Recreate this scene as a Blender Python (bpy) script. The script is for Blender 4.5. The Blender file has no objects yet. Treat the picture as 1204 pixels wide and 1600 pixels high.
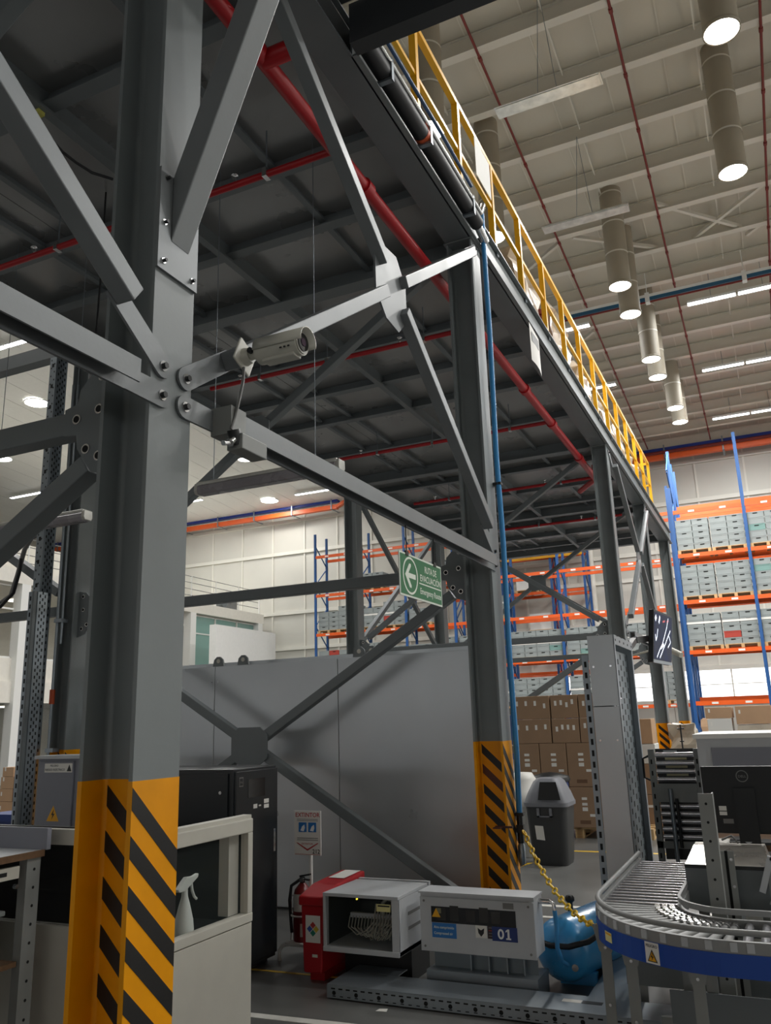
import bpy, math, random
from mathutils import Vector, Matrix
random.seed(7)
SC = bpy.context.scene
COL = SC.collection

# ------------------------------------------------------------------ camera
cam_d = bpy.data.cameras.new('camera')
cam_d.sensor_fit = 'VERTICAL'; cam_d.sensor_height = 24.0
cam_d.lens = 24.0 * 1281.4 / 1600.0
cam_d.clip_end = 300
cam = bpy.data.objects.new('camera', cam_d); COL.objects.link(cam)
yaw, pitch, roll = (math.radians(a) for a in (24.59, 14.43, -1.777))
fwd = Vector((-math.sin(yaw) * math.cos(pitch), math.cos(yaw) * math.cos(pitch), math.sin(pitch)))
rgt = Vector((math.cos(yaw), math.sin(yaw), 0)); upv = rgt.cross(fwd)
r2 = math.cos(roll) * rgt + math.sin(roll) * upv
u2 = -math.sin(roll) * rgt + math.cos(roll) * upv
M = Matrix((r2, u2, -fwd)).transposed().to_4x4(); M.translation = (0, 0, 1.67)
cam.matrix_world = M
SC.camera = cam

# ------------------------------------------------------------------ world, exposure
w = bpy.data.worlds.new('world'); SC.world = w; w.use_nodes = True
w.node_tree.nodes['Background'].inputs[0].default_value = (0.75, 0.82, 0.9, 1)
w.node_tree.nodes['Background'].inputs[1].default_value = 0.5
SC.view_settings.view_transform = 'Standard'
SC.view_settings.look = 'None'
SC.view_settings.gamma = 1.0
SC.view_settings.use_curve_mapping = False
SC.view_settings.exposure = 0.3
SC.cycles.max_bounces = 6
SC.cycles.diffuse_bounces = 4
SC.cycles.glossy_bounces = 3
SC.cycles.transmission_bounces = 4
SC.cycles.transparent_max_bounces = 8
SC.cycles.sample_clamp_indirect = 6
TUBE_W = 215.0      # watts of a daylight tube diffuser
LED_W = 185.0       # watts of a linear LED pair

# ------------------------------------------------------------------ materials
def lin(c):
    return tuple(((x / 255) / 12.92 if x <= 10 else (((x / 255) + 0.055) / 1.055) ** 2.4) for x in c)
MATS = {}
def mat(name, rgb, rough=0.5, metal=0.0, noise=0.0, nscale=8.0, bump=0.0, bscale=60.0, alpha=None, emit=0.0, spec=0.5, coat=0.0, stretch=None):
    if name in MATS: return MATS[name]
    m = bpy.data.materials.new(name); m.use_nodes = True
    nt = m.node_tree; b = nt.nodes['Principled BSDF']
    c = lin(rgb)
    b.inputs['Base Color'].default_value = (*c, 1)
    b.inputs['Roughness'].default_value = rough
    b.inputs['Metallic'].default_value = metal
    b.inputs['Specular IOR Level'].default_value = spec
    if coat: b.inputs['Coat Weight'].default_value = coat
    if emit:
        b.inputs['Emission Color'].default_value = (*c, 1); b.inputs['Emission Strength'].default_value = emit
    if noise or bump:
        tc = nt.nodes.new('ShaderNodeTexCoord'); vec = tc.outputs['Object']
        if stretch:
            mp = nt.nodes.new('ShaderNodeMapping'); mp.inputs['Scale'].default_value = stretch
            nt.links.new(vec, mp.inputs['Vector']); vec = mp.outputs['Vector']
    if noise:
        n = nt.nodes.new('ShaderNodeTexNoise'); n.inputs['Scale'].default_value = nscale; n.inputs['Detail'].default_value = 4
        nt.links.new(vec, n.inputs['Vector'])
        r = nt.nodes.new('ShaderNodeValToRGB')
        r.color_ramp.elements[0].position = 0.3; r.color_ramp.elements[1].position = 0.72
        r.color_ramp.elements[0].color = (*[max(0, x * (1 - noise)) for x in c], 1)
        r.color_ramp.elements[1].color = (*[min(1, x * (1 + noise)) for x in c], 1)
        nt.links.new(n.outputs['Fac'], r.inputs['Fac']); nt.links.new(r.outputs['Color'], b.inputs['Base Color'])
        mr = nt.nodes.new('ShaderNodeMapRange')
        mr.inputs['To Min'].default_value = max(0.03, rough - 0.08); mr.inputs['To Max'].default_value = min(1, rough + 0.1)
        nt.links.new(n.outputs['Fac'], mr.inputs['Value']); nt.links.new(mr.outputs['Result'], b.inputs['Roughness'])
    if bump:
        n2 = nt.nodes.new('ShaderNodeTexNoise'); n2.inputs['Scale'].default_value = bscale; n2.inputs['Detail'].default_value = 3
        nt.links.new(vec, n2.inputs['Vector'])
        bp = nt.nodes.new('ShaderNodeBump'); bp.inputs['Strength'].default_value = bump; bp.inputs['Distance'].default_value = 0.01
        nt.links.new(n2.outputs['Fac'], bp.inputs['Height']); nt.links.new(bp.outputs['Normal'], b.inputs['Normal'])
    if alpha is not None: b.inputs['Alpha'].default_value = alpha
    MATS[name] = m
    return m
def glass(name, rgb, alpha, rough=0.05):
    m = mat(name, rgb, rough, alpha=alpha, spec=0.6); return m

steel = mat('grey_column_paint', (122, 128, 129), 0.42, noise=0.07, nscale=3, bump=0.03)
steel_br = mat('grey_brace_paint', (124, 128, 130), 0.4, 0.15, noise=0.06, nscale=4, bump=0.03)
overhang_dk = mat('dark_overhang_steel', (58, 61, 63), 0.5, noise=0.08, nscale=2)  # darker grey than the deck beams, for the overhang's beams and sheets
steel_dk = mat('dark_grey_beam_paint', (110, 116, 118), 0.45, noise=0.08, nscale=2)
decksheet = mat('deck_sheet', (150, 151, 150), 0.28, 0.4, noise=0.1, nscale=1.2)
yellow = mat('safety_yellow', (240, 158, 0), 0.45, noise=0.08, nscale=5, spec=0.25)
black_p = mat('stripe_black', (24, 22, 20), 0.5, noise=0.2, nscale=12)
brown_p = mat('stripe_worn_brown', (84, 38, 20), 0.5, noise=0.2, nscale=12)
railyel = mat('railing_yellow', (248, 184, 24), 0.38, noise=0.04, nscale=4)
redpipe = mat('sprinkler_red', (176, 22, 30), 0.38, noise=0.06, nscale=4)
redroof = mat('roof_pipe_red', (120, 38, 30), 0.5, noise=0.08, nscale=3)
zinc_dk = mat('dark_zinc', (112, 122, 128), 0.42, 0.5, noise=0.08, nscale=6)
zinc = mat('zinc_steel', (146, 154, 160), 0.38, 0.7, noise=0.06, nscale=6)
chrome = mat('bright_steel', (215, 215, 215), 0.2, 0.95)
darkhole = mat('hole_black', (8, 9, 9), 0.8)
roofm = mat('roof_sheet', (200, 193, 178), 0.6, noise=0.04, nscale=0.6)
roofbm = mat('roof_beam', (214, 208, 195), 0.55, noise=0.04, nscale=0.8)
ductm = mat('light_tube_duct', (158, 148, 130), 0.6, 0.0, noise=0.06, nscale=1.5)
wallm = mat('wall_cladding', (204, 201, 191), 0.6, noise=0.04, nscale=0.5)
girtm = mat('wall_girt', (222, 219, 208), 0.55)
whitep = mat('white_paint', (232, 232, 228), 0.45, noise=0.02)
offwhite = mat('office_white', (226, 222, 212), 0.55, noise=0.03)
concrete = mat('floor_concrete', (98, 98, 96), 0.32, noise=0.16, nscale=1.3, bump=0.02, bscale=30)
linewhite = mat('floor_line_white', (205, 203, 196), 0.55, noise=0.08, nscale=14)
lineyellow = mat('floor_line_yellow', (206, 170, 60), 0.55, noise=0.08, nscale=14)
orange = mat('rack_orange', (226, 92, 26), 0.42, noise=0.05, nscale=1.5)
rackblue = mat('rack_blue', (34, 82, 140), 0.42, noise=0.06, nscale=1.5)
navy = mat('tray_blue', (26, 56, 150), 0.4)
crate_g = mat('crate_grey', (140, 147, 146), 0.5, noise=0.05, nscale=2)
crate_r = mat('crate_red', (168, 60, 48), 0.5)
crate_t = mat('crate_teal', (112, 146, 140), 0.5)
crate_d = mat('crate_dark', (84, 86, 86), 0.5)
wood = mat('pallet_wood', (190, 158, 112), 0.75, noise=0.15, nscale=7, stretch=(1, 8, 8))
woodedge = mat('bench_wood_edge', (104, 76, 50), 0.6, noise=0.2, nscale=9, stretch=(1, 6, 6))
carton = mat('carton_brown', (150, 122, 96), 0.75, noise=0.06, nscale=3)
carton_l = mat('carton_light', (186, 152, 120), 0.75, noise=0.06, nscale=3)
film = mat('stretch_film', (188, 178, 162), 0.28, noise=0.12, nscale=4, bump=0.5, bscale=9)
whitebox = mat('white_carton', (220, 220, 216), 0.6)
paper = mat('label_paper', (228, 226, 220), 0.6)
paperink = mat('label_ink', (70, 64, 62), 0.7)
panelm = mat('grey_cladding_panel', (188, 192, 195), 0.3, 0.35, noise=0.05, nscale=1.6)
cabwhite = mat('cabinet_grey_white', (190, 193, 196), 0.42, noise=0.03)
creamw = mat('machine_cream', (194, 191, 180), 0.45, noise=0.03)
darkin = mat('cabinet_interior', (26, 26, 26), 0.6)
blackm = mat('matt_black', (20, 22, 24), 0.42, noise=0.08, nscale=3)
blackgl = mat('gloss_black', (10, 12, 16), 0.15)
rackblk = mat('server_rack_black', (22, 27, 31), 0.38, noise=0.06, nscale=3)
redbox = mat('red_box_plastic', (172, 24, 34), 0.42, noise=0.05, nscale=4)
extred = mat('extinguisher_red', (120, 24, 28), 0.3)
tankblue = mat('tank_blue', (58, 146, 202), 0.28, noise=0.05, nscale=4, coat=0.3)
hoseblue = mat('hose_blue', (62, 144, 204), 0.35)
rubber = mat('rubber_black', (26, 27, 30), 0.55)
chainy = mat('chain_yellow', (240, 196, 36), 0.42)
green = mat('sign_green', (18, 108, 62), 0.4)
signw = mat('sign_white', (222, 230, 218), 0.45)
bluelab = mat('label_blue', (42, 116, 186), 0.45)
navylab = mat('label_navy', (24, 50, 112), 0.45)
redtxt = mat('text_red', (176, 40, 44), 0.5)
blktxt = mat('text_black', (22, 22, 24), 0.5)
whttxt = mat('text_white', (236, 236, 236), 0.5)
gold = mat('warning_yellow', (232, 168, 24), 0.45)
skirtblue = mat('conveyor_blue', (22, 72, 162), 0.4)
railgrey = mat('conveyor_rail_grey', (146, 147, 146), 0.45)
postgrey = mat('conveyor_post_grey', (138, 140, 137), 0.5, noise=0.06, nscale=6)
rollerm = mat('roller_steel', (206, 206, 210), 0.24, 0.85)
stainless = mat('stainless_cover', (214, 208, 200), 0.28, 0.55, noise=0.1, nscale=9)
bingrey = mat('bin_dark_grey', (52, 53, 54), 0.5)
lidgrey = mat('bin_lid_grey', (118, 120, 126), 0.5)
binwhite = mat('bin_white', (224, 222, 216), 0.45)
binblue = mat('bin_blue', (28, 58, 120), 0.45)
camwhite = mat('camera_housing', (196, 194, 182), 0.38)
eboxm = mat('electrical_box_grey', (128, 130, 140), 0.45)
pvc = mat('office_glass_frame', (230, 230, 226), 0.45)
teal_gl = mat('office_glass', (130, 168, 160), 0.08, noise=0.06, nscale=0.5, spec=0.7)
emit_tube = mat('daylight_diffuser', (255, 252, 244), 0.5, emit=9.0)
emit_led = mat('led_diffuser', (248, 250, 255), 0.5, emit=8.0)
emit_win = mat('window_daylight', (250, 252, 255), 0.4, emit=1.6)  # shared by the far windows and the added fill-light windows
emit_off = mat('office_lit_ceiling', (255, 252, 240), 0.5, emit=2.5)
lampgrey = mat('lamp_reflector', (205, 204, 198), 0.3, 0.5, noise=0.2, nscale=5)
lens_gl = mat('luminaire_lens', (150, 146, 150), 0.25, noise=0.06, nscale=6)
cablew = mat('cable_white', (170, 168, 155), 0.5)
cableg = mat('cable_grey', (120, 120, 118), 0.5)
glass_cl = glass('clear_glass', (90, 100, 98), 0.07)
glass_dk = glass('smoked_glass', (30, 32, 32), 0.62)
screenm = mat('screen_navy', (14, 28, 60), 0.6, noise=0.6, nscale=6, emit=0.35)
screenl = mat('screen_lines', (225, 232, 245), 0.3, emit=0.9)
screenr = mat('screen_red', (180, 60, 70), 0.3, emit=0.5)

# ------------------------------------------------------------------ mesh building
class MB:
    def __init__(s): s.v = []; s.f = []; s.sm = []
    def add(s, vs, fs, smooth=False):
        o = len(s.v); s.v += [tuple(p) for p in vs]
        for f in fs: s.f.append(tuple(i + o for i in f)); s.sm.append(smooth)
        return s
    def box(s, x0, x1, y0, y1, z0, z1):
        return s.add([(x0,y0,z0),(x1,y0,z0),(x1,y1,z0),(x0,y1,z0),(x0,y0,z1),(x1,y0,z1),(x1,y1,z1),(x0,y1,z1)],
                     [(0,3,2,1),(4,5,6,7),(0,1,5,4),(1,2,6,5),(2,3,7,6),(3,0,4,7)])
    def bar(s, p, q, wd, ht, up=(0,0,1)):
        p = Vector(p); q = Vector(q); d = (q - p).normalized(); u = Vector(up)
        side = d.cross(u)
        if side.length < 1e-5: side = d.cross(Vector((1,0,0)))
        side.normalize(); u = side.cross(d).normalized()
        a = side * wd / 2; b = u * ht / 2
        return s.add([p-a-b, p+a-b, p+a+b, p-a+b, q-a-b, q+a-b, q+a+b, q-a+b],
                     [(0,1,2,3),(7,6,5,4),(0,4,5,1),(1,5,6,2),(2,6,7,3),(3,7,4,0)])
    def prism(s, poly, axis, a, b):
        """poly: 2-D points; axis 'X' -> (y,z), 'Y' -> (x,z), 'Z' -> (x,y)"""
        def pt(p, t):
            return {'X': (t, p[0], p[1]), 'Y': (p[0], t, p[1]), 'Z': (p[0], p[1], t)}[axis]
        n = len(poly)
        vs = [pt(p, a) for p in poly] + [pt(p, b) for p in poly]
        fs = [tuple(range(n))[::-1], tuple(range(n, 2*n))] + [(i, (i+1) % n, n+(i+1) % n, n+i) for i in range(n)]
        return s.add(vs, fs)
    def cyl(s, p, q, r, n=12, r2=None, cap=True):
        p = Vector(p); q = Vector(q); d = (q - p).normalized(); r2 = r if r2 is None else r2
        a = d.orthogonal().normalized(); b = d.cross(a)
        ring = [(math.cos(2*math.pi*i/n), math.sin(2*math.pi*i/n)) for i in range(n)]
        vs = [p + a*c*r + b*t*r for c, t in ring] + [q + a*c*r2 + b*t*r2 for c, t in ring]
        s.add(vs, [(i, (i+1) % n, n+(i+1) % n, n+i) for i in range(n)], True)
        if cap: s.add(vs, [tuple(range(n))[::-1], tuple(range(n, 2*n))])
        return s
    def tube(s, pts, r, n=8, closed=False):
        pts = [Vector(p) for p in pts]; m = len(pts); vs = []; a = None
        for i, p in enumerate(pts):
            if closed: d = pts[(i+1) % m] - pts[i-1]
            else: d = pts[min(i+1, m-1)] - pts[max(i-1, 0)]
            d.normalize()
            if a is None: a = d.orthogonal().normalized()
            a = (a - d * a.dot(d)); a.normalize(); b = d.cross(a)
            vs += [p + (a*math.cos(2*math.pi*k/n) + b*math.sin(2*math.pi*k/n))*r for k in range(n)]
        fs = []
        for i in range(m if closed else m-1):
            j = (i+1) % m
            fs += [(i*n+k, i*n+(k+1) % n, j*n+(k+1) % n, j*n+k) for k in range(n)]
        s.add(vs, fs, True)
        if not closed: s.add(vs, [tuple(range(n))[::-1], tuple(range((m-1)*n, m*n))])
        return s
    def lathe(s, prof, c, n=20, axis='Z', cap=True):
        vs = []; m = len(prof)
        for r, h in prof:
            for k in range(n):
                a = 2*math.pi*k/n; x, y = r*math.cos(a), r*math.sin(a)
                if axis == 'Z': vs.append((c[0]+x, c[1]+y, c[2]+h))
                elif axis == 'Y': vs.append((c[0]+x, c[1]+h, c[2]+y))
                else: vs.append((c[0]+h, c[1]+x, c[2]+y))
        s.add(vs, [(i*n+k, i*n+(k+1) % n, (i+1)*n+(k+1) % n, (i+1)*n+k) for i in range(m-1) for k in range(n)], True)
        if cap: s.add(vs, [tuple(range(n))[::-1], tuple(range((m-1)*n, m*n))])
        return s
    def grid(s, fn, nu, nv, smooth=True):
        vs = [fn(i/nu, j/nv) for i in range(nu+1) for j in range(nv+1)]
        return s.add(vs, [(i*(nv+1)+j, (i+1)*(nv+1)+j, (i+1)*(nv+1)+j+1, i*(nv+1)+j+1) for i in range(nu) for j in range(nv)], smooth)

ORG = {}
def mesh(name, mb, m, off=(0,0,0)):
    me = bpy.data.meshes.new(name)
    me.from_pydata([(v[0]-off[0], v[1]-off[1], v[2]-off[2]) for v in mb.v], [], mb.f)
    me.polygons.foreach_set('use_smooth', mb.sm)
    me.materials.append(m); me.update()
    return me
def props(o, label=None, cat=None, group=None, kind=None):
    if label: o['label'] = label
    if cat: o['category'] = cat
    if group: o['group'] = group
    if kind: o['kind'] = kind
def thing(name, label, cat, loc=(0,0,0), group=None, kind=None):
    o = bpy.data.objects.new(name, None); COL.objects.link(o)
    o.empty_display_size = 0.2; o.location = loc; ORG[o.name] = Vector(loc); props(o, label, cat, group, kind)
    return o
def part(par, name, mb, m, label=None, kind=None, bevel=0.0):
    off = ORG[par.name]
    o = bpy.data.objects.new(name, mesh(name, mb, m, off)); COL.objects.link(o)
    o.parent = par; ORG[o.name] = off; props(o, label, None, None, kind)
    if bevel: add_bevel(o, bevel)
    return o
def add_bevel(o, wd, seg=2):
    md = o.modifiers.new('bevel', 'BEVEL'); md.width = wd; md.segments = seg; md.limit_method = 'ANGLE'; md.angle_limit = math.radians(40)
def solo(name, label, cat, mb, m, group=None, kind=None, bevel=0.0, loc=None):
    if loc is None:
        xs = [v[0] for v in mb.v]; ys = [v[1] for v in mb.v]; zs = [v[2] for v in mb.v]
        loc = ((min(xs)+max(xs))/2, (min(ys)+max(ys))/2, min(zs))
    o = bpy.data.objects.new(name, mesh(name, mb, m, loc)); COL.objects.link(o)
    o.location = loc; ORG[o.name] = Vector(loc); props(o, label, cat, group, kind)
    if bevel: add_bevel(o, bevel)
    return o
def inst(par, name, me, loc, label=None, rotz=0.0):
    """a part that shares mesh data; loc is in world coordinates"""
    o = bpy.data.objects.new(name, me); COL.objects.link(o)
    if par is not None:
        o.parent = par; o.location = Vector(loc) - ORG[par.name]
    else: o.location = loc
    o.rotation_euler.z = rotz; ORG[o.name] = Vector(loc)
    if label: o['label'] = label
    return o
def text(par, name, s, origin, xd, ud, height, m, width=None, depth=0.0008, align='LEFT'):
    """flat lettering as a mesh part; origin = lower left (or centre) of the line in world coordinates"""
    cu = bpy.data.curves.new(name, 'FONT'); cu.body = s; cu.align_x = align; cu.resolution_u = 2; cu.offset = 0.014
    t = bpy.data.objects.new(name, cu); COL.objects.link(t)
    bpy.context.view_layer.update()
    me = bpy.data.meshes.new_from_object(t.evaluated_get(bpy.context.evaluated_depsgraph_get()))
    bpy.data.objects.remove(t); bpy.data.curves.remove(cu)
    x = Vector(xd).normalized(); u = Vector(ud).normalized(); n = x.cross(u)
    xs = [v.co.x for v in me.vertices]; ys = [v.co.y for v in me.vertices]
    wd = max(xs) - min(xs); hh = 0.72
    sy = height / hh; sx = (width / wd) if width else sy
    org = Vector(origin) - ORG[par.name]
    for v in me.vertices:
        c = v.co.copy(); v.co = org + x * (c.x * sx) + u * (c.y * sy) + n * depth
    me.materials.clear(); me.materials.append(m)
    o = bpy.data.objects.new(name, me); COL.objects.link(o); o.parent = par; ORG[o.name] = ORG[par.name]
    return o
def quad_on(o, xd, ud, pts, th=0.001):
    """thin plate: 2-D outline in the plane (o; xd, ud), thickness th along the normal"""
    x = Vector(xd).normalized(); u = Vector(ud).normalized(); n = x.cross(u); o = Vector(o)
    k = len(pts); lo = [o + x*p[0] + u*p[1] for p in pts]; hi = [p + n*th for p in lo]
    return MB().add(lo + hi, [tuple(range(k))[::-1], tuple(range(k, 2*k))] + [(i, (i+1) % k, k+(i+1) % k, k+i) for i in range(k)])
def circ(cx, cy, r, n=24, a0=0, a1=360):
    full = abs(a1 - a0) >= 360
    return [(cx + r*math.cos(math.radians(a0+(a1-a0)*i/(n if full else n-1))), cy + r*math.sin(math.radians(a0+(a1-a0)*i/(n if full else n-1)))) for i in range(n)]
def dup(root, loc, label=None, group=None):
    r = root.copy(); COL.objects.link(r); r.location = loc; ORG[r.name] = Vector(loc)
    if label: r['label'] = label
    if group: r['group'] = group
    for ch in list(root.children):
        c = ch.copy(); COL.objects.link(c); c.parent = r
        for g in list(ch.children):
            d = g.copy(); COL.objects.link(d); d.parent = c
    return r
ORD = ['lowest', 'second', 'third', 'fourth', 'fifth', 'sixth', 'seventh', 'eighth', 'ninth', 'tenth', 'eleventh', 'twelfth', 'thirteenth', 'fourteenth', 'fifteenth']
NTH = ['first', 'second', 'third', 'fourth', 'fifth', 'sixth', 'seventh', 'eighth', 'ninth', 'tenth', 'eleventh', 'twelfth', 'thirteenth', 'fourteenth', 'fifteenth', 'sixteenth', 'seventeenth', 'eighteenth', 'nineteenth', 'twentieth']

# ================================================================== SETTING
XL, XR, YB, YF = -40.0, 14.0, -12.0, 37.5
def roofz(y): return 15.72 - 0.07 * y
fl = thing('floor', None, None, (0,0,0), kind='structure')
part(fl, 'concrete_slab', MB().box(XL, XR, YB, YF, -0.2, 0), concrete)
for p, q, wd, m in (((-6.0,4.45),(-1.2,4.75),0.07,linewhite), ((-4.0,8.0),(2.0,8.15),0.08,linewhite), ((-4.0,7.55),(2.0,7.72),0.06,linewhite),
                    ((-4.2,11.25),(2.0,11.33),0.09,lineyellow), ((-4.1,5.42),(-2.9,5.47),0.03,lineyellow)):
    part(fl, 'painted_line', MB().bar((p[0],p[1],0.001),(q[0],q[1],0.001),wd,0.003), m)

# roof: sheets, beams, braces
CEIL0 = -9.8   # west of this line a smooth white ceiling hangs below the roof beams
ceil_ = thing('ceiling', None, None, (0,0,roofz(0)), kind='structure')
def slab(x0, x1, dz, th):
    b = MB(); za, zb = roofz(YB)+dz, roofz(YF)+dz
    b.add([(x0,YB,za),(x1,YB,za),(x1,YF,zb),(x0,YF,zb),(x0,YB,za+th),(x1,YB,za+th),(x1,YF,zb+th),(x0,YF,zb+th)],
          [(0,3,2,1),(4,5,6,7),(0,1,5,4),(1,2,6,5),(2,3,7,6),(3,0,4,7)]); return b
pm = mesh('roof_panel', slab(0.006, 1.194, 0.42, 0.05), roofm, (0,0,roofz(0)))
sm = mesh('panel_seam', slab(-0.014, 0.014, 0.395, 0.05), roofbm, (0,0,roofz(0)))
for i in range(45):
    x = XL + 1.2*i
    inst(ceil_, 'roof_panel', pm, (x, 0, roofz(0)))
    if x > -12: inst(ceil_, 'panel_seam', sm, (x, 0, roofz(0)))
solo('roof_deck_above', None, None, slab(XL, XR, 0.5, 0.06), roofm, kind='structure')
bz = MB(); bz.box(XL, XR, -0.012, 0.012, 0.0, 0.40); bz.box(XL, XR, -0.10, 0.10, -0.015, 0.012); bz.box(XL, XR, -0.06, 0.06, 0.39, 0.41)
bm_ = mesh('roof_beam', bz, roofbm)
y = 13.4 - 1.67*15
k = 0
while y < YF:
    if y > YB: inst(ceil_, 'roof_beam', bm_, (0, y, roofz(y)))
    y += 1.67; k += 1
cpm = mesh('ceiling_panel', slab(0.008, 1.192, -0.06, 0.03), whitep, (0,0,roofz(0)))
for i in range(25): inst(ceil_, 'ceiling_panel', cpm, (XL + 1.2*i + 0.2, 0, roofz(0)))
# short ties between the roof beams (rows of thin rods seen from below)
tie = mesh('roof_tie', MB().bar((0,0,0.10),(0,1.5,0.02),0.03,0.05), roofbm)
for x in (-5.0, -2.4, 0.25, 2.9):
    yy = 13.4 - 1.67*2
    for j in range(14):
        y0 = yy + 1.67*j + 0.08
        inst(ceil_, 'roof_tie', tie, (x, y0, roofz(y0)+0.12))
for a, b in (((-3.4,20.3),(-1.2,21.9)), ((-0.6,21.9),(1.6,20.0)), ((-1.2,19.8),(0.8,21.8)), ((-6.0,22.0),(-3.8,20.4)), ((-6,27.5),(-3.9,25.5)), ((-5.8,31.5),(-3.9,29.8)), ((0.9,22.2),(3.0,20.2))):
    part(ceil_, 'wind_brace', MB().bar((a[0],a[1],roofz(a[1])+0.08),(b[0],b[1],roofz(b[1])+0.08),0.09,0.09), roofbm)

# walls
GZ = (2.0, 3.75, 5.62, 7.5, 8.63, 10.75, 12.52)
wf = thing('wall_far', None, None, (0,YF,0), kind='structure')
wzt = roofz(YF)+0.45
xs_ = [XL + 2.0*i for i in range(28)]
for (z0, z1) in ((0, 2.2), (3.45, 5.62), (5.62, 8.63), (8.63, 10.75), (10.75, 12.52), (12.52, wzt)):
    pmw = mesh('wall_panel', MB().box(0.01, 1.99, YF, YF+0.1, z0+0.008, z1-0.008), wallm, (0,YF,0))
    for x in xs_:
        if x < XR: inst(wf, 'wall_panel', pmw, (x, YF, 0))
pmw = mesh('wall_panel', MB().box(0.01, 1.99, YF, YF+0.1, 2.208, 3.442), wallm, (0,YF,0))
for x in xs_:
    if x < -12.5: inst(wf, 'wall_panel', pmw, (x, YF, 0))
for z in (0.2, 2.15, 3.5, 5.62, 7.5, 8.63, 10.75, 12.52):
    part(wf, 'girt', MB().box(XL, XR, YF-0.10, YF-0.001, z-0.09, z+0.09), girtm)
stm = mesh('wall_stud', MB().box(-0.04, 0.04, YF-0.06, YF-0.001, 3.6, wzt-0.1), girtm, (0,YF,0))
for x in xs_:
    if x < XR: inst(wf, 'wall_stud', stm, (x, YF, 0))
solo('wall_far_backing', None, None, MB().box(XL, -12.3, YF+0.11, YF+0.2, 0, wzt).box(-12.3, XR, YF+0.11, YF+0.2, 3.4, wzt).box(-12.3, XR, YF+0.11, YF+0.2, 0, 2.25), wallm, kind='structure')
wn = thing('window_1', None, None, (0, YF, 2.2), kind='structure')
pane = mesh('pane', MB().box(0.03, 1.57, YF+0.04, YF+0.06, 2.25, 2.80), emit_win, (0,YF,2.2))
pane2 = mesh('pane', MB().box(0.03, 1.57, YF+0.04, YF+0.06, 2.84, 3.42), emit_win, (0,YF,2.2))
for i in range(17):
    x = -12.4 + 1.6*i - 0.4
    if x + 1.6 < XR:
        inst(wn, 'pane', pane, (x, YF, 2.2)); inst(wn, 'pane', pane2, (x, YF, 2.2))
        part(wn, 'mullion', MB().box(x-0.03, x+0.03, YF-0.02, YF+0.08, 2.2, 3.45), girtm)
part(wn, 'transom', MB().box(-12.8, XR, YF-0.01, YF+0.07, 2.80, 2.84), girtm)
def plainwall(name, b):
    solo(name, None, None, b, wallm, kind='structure')
# unseen fill-light windows added to side and back walls, copying the far wall band
wr = thing('fill_window_right', None, None, (XR,0,1.0), kind='structure')
for i in range(11):
    y = -10 + 4.2*i
    part(wr, 'pane', MB().box(XR-0.03,XR-0.02,y+0.05,y+4.15,2.25,3.42), emit_win)
    part(wr, 'mullion', MB().box(XR-0.08,XR-0.001,y-0.05,y+0.05,2.2,3.45), girtm)
wb = thing('fill_window_back', None, None, (0,YB,1.0), kind='structure')
for i in range(11):
    x = -38 + 4.6*i
    part(wb, 'pane', MB().box(x+0.05,x+4.55,YB+0.02,YB+0.03,2.25,3.42), emit_win)
    part(wb, 'mullion', MB().box(x-0.05,x+0.05,YB+0.001,YB+0.08,2.2,3.45), girtm)
plainwall('wall_right', MB().box(XR, XR+0.2, YB, YF, 0, 16.9))
plainwall('wall_left', MB().box(XL-0.2, XL, YB, YF, 0, 16.9))
plainwall('wall_back', MB().box(XL, XR, YB-0.2, YB, 0, 17.1))
solo('downpipe', 'white downpipe on the far wall right of the rear rack', 'pipe', MB().cyl((-6.88,YF-0.22,3.6),(-6.88,YF-0.22,12.4),0.13,14), girtm)

# ================================================================== ROOF LAMPS
def tube_light(x, y, zd, label):
    t = thing('tubular_daylight', label, 'ceiling light', (x,y,roofz(y)), 'tubular daylights under the roof')
    zt = roofz(y) + 0.35
    b = MB().cyl((x,y,zd+0.04),(x,y,zt),0.27,28,cap=False); part(t, 'tube', b, ductm)
    nz = int((zt-zd)/0.85)
    for i in range(1, nz+1):
        part(t, 'collar', MB().cyl((x,y,zd+0.85*i),(x,y,zd+0.85*i+0.04),0.282,28,cap=False), roofbm)
    part(t, 'rim', MB().lathe([(0.27,0.06),(0.285,0.06),(0.285,0.0),(0.262,0.0)], (x,y,zd), 28, cap=False), ductm)
    part(t, 'diffuser', MB().lathe([(0.262,0.0),(0.2,-0.02),(0.1,-0.03),(0.01,-0.033)], (x,y,zd+0.01), 28), emit_tube)
    ld = bpy.data.lights.new('tube_lamp', 'AREA'); ld.shape = 'DISK'; ld.size = 0.5; ld.energy = TUBE_W; ld.color = (1, 0.985, 0.955)
    lo = bpy.data.objects.new('tube_lamp', ld); COL.objects.link(lo); lo.location = (0,0,zd-0.06-roofz(y)); lo.parent = t
    return t
TL = [(0.58,11.94,'large daylight tube cropped by the top edge near the right corner'),
      (0.57,15.76,'long daylight tube with bright disc hanging right of the others'),
      (-2.2,19.23,'upper daylight tube of the nearest pair in the receding row'),
      (-2.2,20.87,'lower daylight tube of the nearest pair in the receding row'),
      (-2.1,24.1,'upper daylight tube of the middle pair in the receding row'),
      (-2.1,25.6,'lower daylight tube of the middle pair in the receding row'),
      (-1.9,28.7,'upper daylight tube of the farthest pair in the receding row'),
      (-1.9,30.29,'lower daylight tube of the farthest pair in the receding row'),
      (-4.33,11.92,'daylight tube glowing behind the first yellow railing post'),
      (-4.36,15.71,'daylight tube glowing behind the railing above the grey column'),
      ]
for x, y, l in TL: tube_light(x, y, 12.0, l)
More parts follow.
